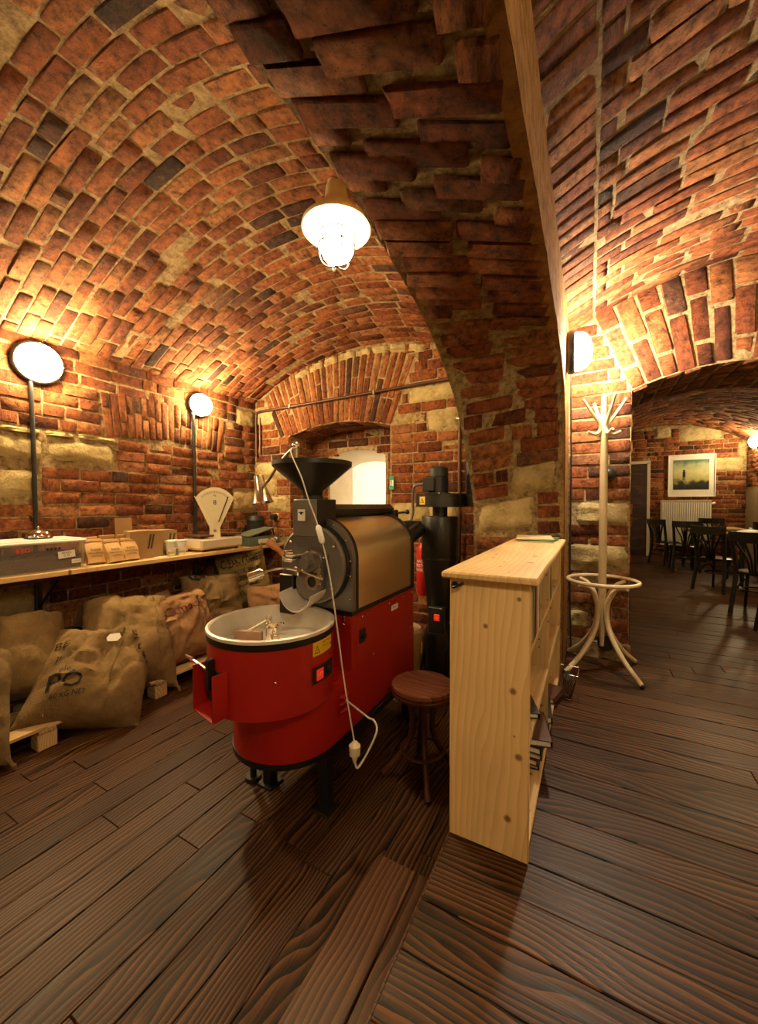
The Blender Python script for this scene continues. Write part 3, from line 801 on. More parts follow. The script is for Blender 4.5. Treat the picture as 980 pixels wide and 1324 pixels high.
# soffit of the opening
for j in range(6):
    for i in range(11):
        a = A0+(i+.5)*(-2*A0)/11; d = Vector((sin(a), 0, cos(a)))
        lo.put(Vector((OC[0], YR+0.06+j*0.125, OC[1]))+d*OR, (0, 1, 0), (cos(a), 0, -sin(a)), -d, 0.11, 0.095)
lay(lo, lambda s, t: (Vector((OX0, s, t)), Vector((0, -1, 0)), Vector((0, 0, 1)), Vector((1, 0, 0))), YR, Y2, ZU, oz(OX0)-.02, ch=0.093)
lo.finish(wr)
for i, (a, b, c, d) in enumerate(ost): stone(wr, ((a+b)/2, YR, (c+d)/2), (1, 0, 0), (0, 0, 1), (0, -1, 0), b-a-.01, d-c-.01, 70+i)
mb = MB()
mb.grid(lambda u, v: (XC+0.02+(OX0-XC-.01)*u, YR-0.05-0.02*mnoise.noise(Vector((u*4, v*3, 2))), ZU+0.12*v), 8, 2)
mb.grid(lambda u, v: (XC+0.02+(OX0-XC-.01)*u, YR-0.05+0.05*v, ZU+0.12), 8, 1)
mb.build('stone_footing', MORTARD, wr)

# ---- back room
FC, FR = (1.5, -0.55), 2.34
def fz(x): return sqrt(FR*FR-(x-FC[0])**2)+FC[1]
ceil3 = MB().shell(lambda u, v: (0.1+2.8*u, Y2-.02+(YF-Y2+.04)*v, fz(0.1+2.8*u)), lambda u, v: (0, 0, 1), 24, 6, 0.12).build('ceiling', MORTARD, None, 'brick vault of the far dining room', None, kind='structure')
FX = np.linspace(0.1, 2.9, 200); FS = np.concatenate([[0], np.cumsum(np.hypot(np.diff(FX), np.diff([fz(x) for x in FX])))])
def fsurf(s, t):
    x = float(np.interp(s, FS, FX)); a = Vector((x-FC[0], 0, fz(x)-FC[1])).normalized(); T = Vector((a.z, 0, -a.x))
    return Vector((x, Y2+t, fz(x))), T, (-a).cross(T), -a
lf = Layer(); lay(lf, fsurf, 0.3, float(FS[-1])-.01, 0, YF-Y2, ch=0.12); lf.finish(ceil3, single=False)
wf = MB().box((1.5, YF+0.1, 0.33), (3.2, 0.2, 3.1)).build('wall_far', MORTAR, None, 'far brick wall of the dining room with framed picture', None, kind='structure')
fst = [(2.35, 2.85, 0.7, 1.0), (1.75, 2.5, 1.4, 1.7), (1.3, 1.6, 1.5, 1.75), (2.75, 2.88, 1.0, 1.3)]
fb = inrects(fst)
lfw = Layer(); lay(lfw, lambda s, t: (Vector((s, YF, t)), Vector((1, 0, 0)), Vector((0, 0, 1)), Vector((0, -1, 0))), 0.15, 2.9, ZU, 1.7, blocked=lambda s, t: fb(s, t) or (s < 1.22 and t < 0.97) or t > fz(min(2.9, max(0.1, s)))-.03, ch=0.1)
lfw.finish(wf, single=True, limit=300)
for i, (a, b, c, d) in enumerate(fst): stone(wf, ((a+b)/2, YF, (c+d)/2), (1, 0, 0), (0, 0, 1), (0, -1, 0), b-a-.01, d-c-.01, 80+i)
ws = MB().box((3.0, 7.57, 0.0), (0.2, 6.7, 2.7)).build('wall_side', OFFWALL, None, 'side wall of the far dining room', None, kind='structure')
lsd = Layer(); lay(lsd, lambda s, t: (Vector((2.9, s, t)), Vector((0, -1, 0)), Vector((0, 0, 1)), Vector((-1, 0, 0))), 9.0, YF, 0.35, 1.3, ch=0.1); lsd.finish(ws, single=False)
MB().box((0.05, 7.57, 0.0), (0.2, 6.7, 2.7)).build('wall_inner', OFFWALL, None, 'inner side wall of the far dining room', None, kind='structure')
dr = MB().box((0.75, YF-0.02, -0.14), (0.86, 0.05, 2.12), None, 0.006).build('door_1', DOORB, None, 'dark brown door in the far brick wall', None, kind='structure')
MB().box((1.19, YF-0.02, -0.13), (0.06, 0.07, 2.16)).box((0.75, YF-0.02, 0.96), (0.95, 0.07, 0.06)).build('frame', CREAM, dr)
for zz in (-0.7, 0.35): MB().box((0.75, YF-0.05, zz), (0.6, 0.012, 0.75), None, 0.005).build('panel', DOORB, dr)

# ---- walls nobody sees, so that light stays in the room
MB().box((-0.7, -2.55, 0), (6.6, 0.2, 3.6)).build('wall_front', OFFWALL, None, 'wall behind the viewer', None, kind='structure')
MB().box((2.4, 0.9, 0.2), (0.2, 6.8, 3.0)).build('wall_outer', OFFWALL, None, 'side wall of the raised floor', None, kind='structure')

# ================================================================== LAMPS
def cage(mb_list, parent, mat): pass

# hanging enamel lamps; the first one is in view near the arch
def hanging_lamp(LX, LY, zt, zr, label, glass):
    t = empty('ceiling_lamp', (LX, LY, zr-.23), label, 'lamp')
    MB().cyl((LX, LY, zt-0.02), (LX, LY, zt+0.02), 0.05, n=16).cyl((LX, LY, zr+.235), (LX, LY, zt-0.015), 0.02, n=12).tube(arc((LX, LY, zt-0.06), 0.035, 0, 360, 16), 0.008, 8, False).build('mount', ENAM, t)
    MB().lathe([(0.0, 0.245), (0.05, 0.245), (0.06, 0.225), (0.066, 0.16), (0.09, 0.125), (0.19, 0.02), (0.195, 0.0), (0.19, -0.004)], (LX, LY, zr), 40).build('lamp_shade', ENAM, t)
    MB().lathe([(0.186, 0.0), (0.18, 0.012), (0.085, 0.112), (0.0, 0.114)], (LX, LY, zr), 40).build('shade_lining', ENAMW, t)
    MB().lathe([(0.0, -0.115), (0.045, -0.105), (0.075, -0.075), (0.088, -0.03), (0.088, 0.03), (0.082, 0.09)], (LX, LY, zr-.075), 24).build('lamp_glass', glass, t)
    cg = MB()
    pr = [(p.x, p.z) for p in spline([(0.102, 0, 0.07), (0.102, 0, -0.10), (0.092, 0, -0.155), (0.06, 0, -0.192), (0.0, 0, -0.205)], 4)]
    for a in range(0, 360, 60):
        cg.tube([(LX+r*cos(radians(a+20)), LY+r*sin(radians(a+20)), zr+z) for r, z in pr], 0.0048, 6)
    for z in (-0.04, -0.10): cg.tube([(LX+.103*cos(a*pi/16), LY+.103*sin(a*pi/16), zr+z) for a in range(32)], 0.0048, 6, closed=True)
    cg.build('wire_cage', BLKM, t)
    return t
LX, LY = -1.257, 1.811
hanging_lamp(LX, LY, vz(LX, LY), 1.53, 'beige enamel cone lamp with wire cage hanging under the left vault', GL_CEIL)

def bulkhead(name, P, Nn, r, label, glass, elong=1.0, group=None, ring_m=BLKM, depth=0.11):
    P = Vector(P); Nn = Vector(Nn).normalized(); z = Vector((0, 0, 1)); xx = z.cross(Nn)
    if xx.length < .1: xx = Vector((1, 0, 0)); z = Nn.cross(xx)
    R = Matrix((xx, z*elong, Nn)).transposed()
    t = empty(name, P, label, 'lamp', group)
    MB().lathe([(0.0, 0.0), (r*1.03, 0.0), (r*1.06, 0.025), (r*1.0, 0.045), (r*.93, 0.05), (0.0, 0.05)], P, 28, R).build('back_plate', ring_m, t)
    MB().lathe([(r*.93, 0.046), (r*.9, 0.046+depth*.35), (r*.72, 0.046+depth*.75), (r*.4, 0.046+depth*.96), (0.001, 0.046+depth)], P, 28, R).build('lamp_glass', glass, t)
    mb = MB()
    for a in (0, 90):
        pts = []
        for k in range(13):
            b = pi*k/12; q = cos(b)*r*0.98
            pts.append(P+R @ Vector((q*cos(radians(a)), q*sin(radians(a)), 0.05+sin(b)**0.7*(depth+0.012))))
        mb.tube(pts, 0.0032, 6)
    mb.build('wire_guard', ring_m, t)
    return t
bulkhead('wall_lamp', (XW+.015, 1.375, 1.085), (1, -0.1, -0.12), 0.155, 'round glowing wall lamp nearest the viewer above the storage box', GL_WALL)
bulkhead('wall_lamp', (XW+.015, 2.77, 1.075), (1, -0.1, -0.12), 0.125, 'round glowing wall lamp above the white shop scale', GL_WALL)
bulkhead('wall_lamp', (XC+.02, 3.08, 1.07), (1, 0, 0), 0.105, 'oval caged lamp glowing on the pier edge above the coat rack', GL_PIER, 1.35, depth=0.095)
bulkhead('wall_lamp', (2.895, 10.2, 1.22), (-1, 0, 0), 0.13, 'glowing wall lamp at the far end of the dining room', GL_FAR)
# the same lamps in the parts of the vaults outside the picture
hanging_lamp(0.95, -0.55, rz(0.95), rz(0.95)-0.27, 'enamel cone lamp over the raised floor, outside the picture', GL_RIGHT)
hanging_lamp(-2.3, -0.75, vz(-2.3, -0.75), vz(-2.3, -0.75)-0.27, 'enamel cone lamp under the left vault behind the viewer', GL_BACK)
bulkhead('vault_lamp', (1.6, 6.0, fz(1.6)-.005), (0, 0, -1), 0.14, 'round lamp on the dining room vault hidden by the arch', GL_FAR)

for yy, z1, lab in ((1.34, 0.94, 'black conduit running down the wall from the nearest wall lamp'), (2.71, 0.96, 'black conduit running down the wall behind the white scale')):
    t = empty('conduit', (XW+.03, yy, -1.0), lab, 'pipe')
    MB().tube([(XW+.035, yy-.012, z1), (XW+.033, yy, 0.4), (XW+.035, yy+.004, -0.2), (XW+.035, yy, -1.05)], 0.0155, 10).build('pipe', BLKP, t)
    MB().cyl((XW+.035, yy-.012, z1-.005), (XW+.035, yy-.012, z1+.05), 0.018, n=12).build('gland', FLEX, t)
    for zz in (0.62, -0.1): MB().box((XW+.022, yy, zz), (0.035, 0.05, 0.016), None, 0.003).build('clip', BLKP, t)

# ================================================================== WALL SHELF
ZS = -0.478
sh = empty('wall_shelf', (-3.5, 2.2, ZS-0.04), 'long pine wall shelf above the coffee sacks', 'shelf')
mb = MB(); mb.box((0, 0, 0), (3.2, 0.46, 0.036), None, 0.004)
o = mb.build('shelf_board', PINE, sh); o.rotation_euler = (0, 0, pi/2); o.location = Vector((-3.53, 2.0, ZS-0.018+ZO))-WL[sh]
MB().box((-3.42, 2.0, ZS-0.056), (0.03, 3.1, 0.04)).build('rail', BLKM, sh)
for yy in (0.75, 1.36, 2.72, 3.45):
    b = MB().box((-3.56, yy, ZS-0.05), (0.40, 0.03, 0.022)); b.tube([(-3.74, yy, -0.80), (-3.42, yy, ZS-0.07)], 0.011, 8); b.box((-3.745, yy, -0.67), (0.025, 0.03, 0.34)); b.build('bracket', BLKM, sh)

# storage box with beans
t = empty('storage_box', (-3.46, 1.15, ZS), 'cloudy plastic storage box half full of coffee beans with paper labels', 'box')
bx, by = -3.51, 1.165
mb = MB()
mb.grid(lambda u, v: (-3.365-0.012*(1-v), 0.99+0.515*u, ZS+0.195*v), 2, 1)
mb.grid(lambda u, v: (-3.69+0.012*(1-v), 0.99+0.515*u, ZS+0.195*v), 2, 1)
for yy in (0.99, 1.505): mb.grid(lambda u, v: (-3.69+0.325*u, yy+(0.012 if yy < 1.2 else -.012)*(1-v), ZS+0.195*v), 2, 1)
mb.box((-3.5275, 1.2475, ZS+.004), (0.31, 0.49, 0.006))
mb.build('body', CLEARP, t)
MB().box((-3.5275, 1.2475, ZS+0.205), (0.345, 0.535, 0.022), None, 0.007).box((-3.5275, 1.2475, ZS+0.219), (0.30, 0.49, 0.012), None, 0.005).build('lid', CLEARL, t)
MB().grid(lambda u, v: (-3.67+0.29*u, 1.01+0.475*v, ZS+0.115+0.014*mnoise.noise(Vector((u*9, v*15, 3)))), 14, 26).box((-3.5275, 1.2475, ZS+.056), (0.29, 0.475, 0.1)).build('coffee_beans', BEANS, t, 'dark roasted coffee beans', kind='stuff')
fx = -3.358
def onfront(cx_, cz_, tilt=0.0, x0=fx):
    return lambda x, y: (x0, cx_+x*cos(tilt)-y*sin(tilt), cz_+x*sin(tilt)+y*cos(tilt))
for yy, zz, w_, h_, tl, txt in ((1.385, ZS+0.11, 0.105, 0.052, 0.08, 'BRAZIL\n2. 40'), (1.445, ZS+0.055, 0.06, 0.03, 0.03, '1 6 KG')):
    f = onfront(yy, zz, tl)
    lb_ = MB().add([f(-w_/2, -h_/2), f(w_/2, -h_/2), f(w_/2, h_/2), f(-w_/2, h_/2)], [(0, 1, 2, 3)]).build('paper_label', WHITL, t)
    g = onfront(yy, zz+(0.006 if '\n' in txt else -.006), tl, fx+.001)
    MB().text(txt, 0.019, g).build('writing', INK, lb_)
MB().text('REO', 0.04, onfront(1.14, ZS+0.145, 0.1, fx+.001)).build('red_mark', SWRED, t)
MB().text('• ■ ■ ■ ■', 0.02, onfront(1.30, ZS+0.150, 0.03, fx+.001)).build('print', INK, t)

t = empty('bell', (-3.53, 1.285, ZS+0.227), 'shiny steel dome bell on the lid of the storage box', 'bell')
MB().ball((-3.53, 1.285, ZS+0.235), 0.078, 24, 8, (1, 1, 0.8), None, 0.0).build('dome', CHROME, t)
MB().lathe([(0.08, 0.0), (0.083, 0.006), (0.077, 0.01)], (-3.53, 1.285, ZS+0.227), 24).build('rim', BLKP, t)
MB().cyl((-3.53, 1.285, ZS+0.294), (-3.53, 1.285, ZS+0.308), 0.007, n=10).ball((-3.53, 1.285, ZS+0.31), 0.010, 10, 6).build('button', CHROME, t)

t = empty('plastic_tub', (-3.54, 0.815, ZS), 'tall white plastic tub at the near end of the shelf', 'container')
MB().lathe([(0.0, 0.0), (0.13, 0.0), (0.15, 0.32), (0.158, 0.325), (0.158, 0.34), (0.146, 0.342), (0.126, 0.01), (0, 0.01)], (-3.54, 0.825, ZS), 28).build('body', ENAMW, t)

# coffee bags
bagspots = [(-3.42, 1.605, -8, 0.20, ''), (-3.37, 1.725, 6, 0.19, ''), (-3.39, 1.855, -4, 0.19, ''), (-3.55, 1.62, 3, 0.20, ''), (-3.57, 1.76, -3, 0.205, ''), (-3.58, 1.90, 5, 0.20, '')]
bag_labels = ['kraft coffee bag leaning left beside the storage box', 'kraft coffee bag in the middle of the front row', 'kraft coffee bag at the front nearest the carton', 'taller plain kraft bag behind the leaning bag by the storage box', 'taller plain kraft bag in the middle of the rear row', 'taller plain kraft bag in the rear row beside the carton']
for i, (bx, by, tl, H, _) in enumerate(bagspots):
    t = empty('coffee_bag', (bx, by, ZS), bag_labels[i], 'coffee bag', 'kraft coffee bags on the wall shelf')
    Wd, D = 0.12, 0.085
    lean = radians(-24 if i < 3 else -4); R = rot('Z', tl) @ Matrix.Rotation(lean, 3, 'Y')
    def bagp(u, v, sgn):
        k = 1-max(0, (v-.45)/.55)**1.5
        return Vector((bx, by, ZS+.002))+R @ Vector((sgn*D/2*(k*(1-0.35*abs(2*u-1)**3)+0.03), (u-.5)*Wd*(1-0.05*sin(v*9)), H*v*(1 if v < .99 else 1)))
    mb = MB(); mb.grid(lambda u, v: bagp(u, v, 1), 6, 10); mb.grid(lambda u, v: bagp(u, v, -1), 6, 10, True)
    for e in (0, 1): mb.grid(lambda u, v: bagp(e, v, 1)*(1-u)+bagp(e, v, -1)*u, 2, 10)
    mb.grid(lambda u, v: bagp(u, 0, 1)*(1-v)+bagp(u, 0, -1)*v, 6, 1)
    mb.build('body', KRAFT, t)
    MB().box(Vector((bx, by, ZS))+R @ Vector((0.008, 0, H*0.985)), (0.02, Wd*.98, 0.028), R, 0.004).build('folded_top', KRAFT, t)
    if i < 3:
        mb = MB(); c0 = bagp(0.5, 0.38, 1)
        def fm(x, y): 
            p = bagp(0.5+x/Wd, 0.36+y/H, 1); return p+R @ Vector((0.002, 0, 0))
        for dy, tx, sz in ((0.026, 'kava', 0.036), (-0.002, 'PRAZENA', 0.022), (-0.026, 'cerstve', 0.026)): mb.text(tx, sz, lambda x, y: fm(x, y+dy))
        mb.build('printed_mark', INK, t)

# cartons
def carton(name, c, d, yaw, label, flap=True, tape=True):
    t = empty(name, (c[0], c[1], c[2]), label, 'box', 'cardboard cartons on the wall shelf')
    R = rot('Z', yaw); C0 = Vector(c)
    def q(x, y, z): return C0+R @ Vector((x, y, z))
    th = 0.005; X, Y, Z = d
    mb = MB()
    for sx in (-1, 1): mb.box(q(sx*(X/2-th/2), 0, Z/2), (th, Y, Z), R)
    for sy in (-1, 1): mb.box(q(0, sy*(Y/2-th/2), Z/2), (X-2*th, th, Z), R)
    mb.box(q(0, 0, th/2), (X-2*th, Y-2*th, th), R)
    mb.build('body', CARD, t)
    if flap:
        for sy in (-1, 1): MB().box(q(0, sy*Y/4*1.02, Z+.003), (X, Y/2-.004, 0.004), R @ rot('X', sy*-3)).build('flap', CARD, t)
    if tape:
        for yy in tape: MB().box(q(X/2+.001, yy*Y, Z*0.62), (0.002, 0.014, Z*0.55), R @ rot('X', -10)).build('tape_strip', TAPE, t)
    return t
carton('carton', (-3.52, 2.03, ZS), (0.21, 0.26, 0.235), -14, 'open brown cardboard carton with two dark tape stripes', True, (0.08, 0.17))
carton('carton', (-3.60, 2.27, ZS), (0.19, 0.17, 0.225), -10, 'smaller brown carton tucked behind the paper cups', True, (0.1, 0.3))
t = empty('cardboard_flap', (-3.70, 1.93, ZS), 'upright sheet of cardboard standing behind the carton', 'board')
MB().box((-3.71, 1.97, ZS+0.175), (0.006, 0.145, 0.35), rot('Y', -3), 0.001).build('sheet', CARD, t)

# cups
cup_l = ['lower left pot of the small stacked white lidded pots', 'lower right pot of the small stacked white lidded pots', 'upper left pot of the small stacked white lidded pots', 'upper right pot of the small stacked white lidded pots', 'lower rear pot of the small white lidded pots beside the scale', 'upper rear pot of the small white lidded pots beside the scale']
for i, (cx_, cy_, cz_) in enumerate([(-3.40, 2.215, 0), (-3.40, 2.315, 0), (-3.40, 2.205, 0.072), (-3.40, 2.315, 0.072), (-3.49, 2.33, 0), (-3.48, 2.285, 0.072)]):
    t = empty('paper_pot', (cx_, cy_, ZS+cz_), cup_l[i], 'pot', 'small white pots on the wall shelf')
    MB().lathe([(0.0, 0.0), (0.034, 0.0), (0.043, 0.055), (0.0, 0.055)], (cx_, cy_, ZS+cz_), 20).build('body', ENAMW, t)
    MB().lathe([(0.046, 0.053), (0.047, 0.062), (0.042, 0.068), (0.0, 0.066)], (cx_, cy_, ZS+cz_), 20).build('lid', CLEARL, t)
    if cz_ == 0 and i < 2: MB().lathe([(0.0385, 0.02), (0.0418, 0.04)], (cx_, cy_, ZS+cz_), 8, None, radians(-75), radians(15)).build('paper_label', pm('lime_label', (0.45, 0.5, 0.2), 0.6), t)

# pieces of paper
prop(MB().box((-3.36, 2.10, ZS+.004), (0.07, 0.12, 0.006), rot('Z', 15), 0.001).build('paper_pad', PAPER), 'small pad of paper lying before the open carton', 'paper')

# white fan scale
SX, SY = -3.50, 2.74
t = empty('shop_scale', (SX, SY, ZS), 'cream shop scale with a fan-shaped dial', 'scale')
MB().box((SX+0.02, SY, ZS+0.075), (0.30, 0.52, 0.11), None, 0.018).build('base', CREAM, t)
for sx in (-1, 1):
    for sy in (-1, 1): MB().cyl((SX+.02+sx*.11, SY+sy*.2, ZS), (SX+.02+sx*.11, SY+sy*.2, ZS+.025), 0.02, n=12).build('foot', BLKP, t)
for sy in (-1, 1):
    MB().box((SX+.02, SY+sy*0.175, ZS+0.155), (0.26, 0.17, 0.02), None, 0.006).box((SX+.02, SY+sy*0.175, ZS+0.138), (0.08, 0.08, 0.03)).build('weighing_pan', BROWNP, t)
fan = [(-0.055, 0.0), (-0.05, 0.10), (-0.195, 0.43)]
fan += [(0.0+0.30*sin(radians(a))*0.77, 0.245+0.30*cos(radians(a))*0.92) for a in range(-52, 53, 8)]
fan += [(0.195, 0.43), (0.05, 0.10), (0.055, 0.0)]
yaw = radians(38)
TS = Matrix.Translation((SX+0.03, SY+0.01, ZS+0.13)) @ Matrix.Rotation(yaw*-1+pi/2, 4, 'Z') @ Matrix.Rotation(pi/2, 4, 'X')
def TSp(p): return TS @ p
class _T:
    def __init__(s, M): s.M = M
    def __matmul__(s, p): return s.M @ Vector(p)
mb = MB().prism(fan, -0.045, 0.045, _T(TS)); mb.build('dial_housing', CREAM, t)
inner = [(x*0.80, 0.13+(y-0.13)*0.90) for x, y in fan[2:-2]]
inner = [(-0.03, 0.16)]+inner+[(0.03, 0.16)]
dl = MB().prism(inner, 0.046, 0.049, _T(TS)).build('dial', CREAMF, t)
mb = MB()
for a in range(-40, 41, 4):
    r0, r1 = (0.235, 0.262)
    mb.add([TS @ Vector((sin(radians(a+d))*r*0.78*1.0, 0.245+cos(radians(a+d))*r*0.92, 0.0505)) for r, d in ((r0, -.5), (r0, .5), (r1, .5), (r1, -.5))], [(0, 1, 2, 3)])
mb.text('8', 0.07, lambda x, y: TS @ Vector((x, y+0.34, 0.0505))); mb.text('kg', 0.03, lambda x, y: TS @ Vector((x, y+0.43, 0.0505)))
mb.build('dial_marks', INK, dl)
MB().add([TS @ Vector(p) for p in ((0.03, 0.16, .0512), (0.04, 0.16, .0512), (0.135, 0.42, .0512), (0.125, 0.425, .0512))], [(0, 1, 2, 3)]).build('pointer', INK, dl)
MB().box(TS @ Vector((0, 0.07, 0.047)), (0.03, 0.012, 0.03), TS.to_3x3() @ rot('X', 90), 0.002).build('badge', FLEX, t)

# green scale
GX, GY = -3.44, 3.30
t = empty('parcel_scale', (GX, GY, ZS), 'low green letter scale with a tilted plate at the shelf end', 'scale')
MB().prism([(-0.13, 0), (0.13, 0), (0.12, 0.10), (-0.12, 0.10)], -0.23, 0.23, _T(Matrix.Translation((GX, GY, ZS+.004)) @ Matrix.Rotation(pi/2, 4, 'X') )).build('base', GREENP, t)
MB().box((GX, GY-.02, ZS+0.155), (0.24, 0.40, 0.014), rot('X', 12), 0.004).cyl((GX, GY, ZS+.08), (GX, GY, ZS+.15), 0.02, n=10).build('tilted_plate', pm('grey_green_plate', (0.2, 0.23, 0.16), 0.35, metal=0.3), t)
for yy, w_ in ((-0.02, 0.15), (0.14, 0.08)): MB().box((GX+0.1275, GY+yy, ZS+0.05), (0.004, w_, 0.05), rot('Y', -5.5)).build('display', PAPER, t)
MB().text('kg  g', 0.02, lambda x, y: (GX+0.1305, GY-.02+x, ZS+0.043+y)).build('print', INK, t)
MB().cyl((GX+.02, GY+.19, ZS+.19), (GX+.02, GY+.19, ZS+.215), 0.012, n=10).build('knob', BLKP, t)

# black grinder canister with scoop
t = empty('coffee_canister', (-3.60, 3.42, ZS), 'black coffee canister standing in the shelf corner', 'canister')
MB().lathe([(0, 0), (0.11, 0), (0.115, 0.02), (0.105, 0.26), (0.11, 0.28), (0.085, 0.33), (0.03, 0.345), (0.0, 0.345)], (-3.60, 3.44, ZS), 24).build('body', BLKP, t)
MB().cyl((-3.60, 3.44, ZS+.34), (-3.60, 3.44, ZS+.375), 0.022, n=12).build('knob', BLKP, t)
MB().tube(spline([(-3.70, 3.40, ZS+.05), (-3.75, 3.37, ZS+.12), (-3.70, 3.38, ZS+.22)], 5), 0.012, 8).build('handle', BLKP, t)

t = empty('wall_socket', (-3.40, YB-.03, -0.18), 'round black plug in a wall socket with its cable at the shelf corner', 'socket')
MB().box((-3.40, YB-0.015, -0.16), (0.09, 0.03, 0.09), None, 0.008).build('socket_plate', ENAM, t)
MB().cyl((-3.40, YB-0.03, -0.16), (-3.40, YB-0.09, -0.165), 0.042, 0.034, 16).build('plug', BLKP, t)
MB().tube(spline([(-3.40, YB-.085, -0.18), (-3.395, YB-.09, -0.28), (-3.39, YB-.05, -0.42), (-3.385, YB-.05, -0.50)], 5), 0.008, 8).build('cable', BLKP, t)

# ================================================================== PALLETS AND SACKS
def pallet(y0, y1, label):
    t = empty('pallet', (-3.3, (y0+y1)/2, ZL), label, 'pallet')
    for i, xx in enumerate((-3.66, -3.49, -3.32, -3.15, -2.96)):
        mb = MB().box((0, 0, 0), (y1-y0, 0.13 if i < 4 else 0.115, 0.022), None, 0.003); o = mb.build('top_board', PALLETW, t)
        o.rotation_euler = (0, 0, pi/2); o.location = Vector((xx, (y0+y1)/2, ZL+0.133+ZO))-WL[t]
    for xx in (-3.6, -2.955):
        for yy in (y0+.08, (y0+y1)/2, y1-.08): MB().box((xx, yy, ZL+.05), (0.10, 0.10, 0.10), None, 0.004).build('block', PALLETW, t)
    for yy in (y0+.08, (y0+y1)/2, y1-.08):
        MB().box((-3.3, yy, ZL+.111), (0.8, 0.09, 0.02), None, 0.003).build('stringer', PALLETW, t)
pallet(0.55, 1.62, 'pine pallet under the nearest coffee sacks')
pallet(1.72, 2.95, 'pine pallet under the sack with purple print')

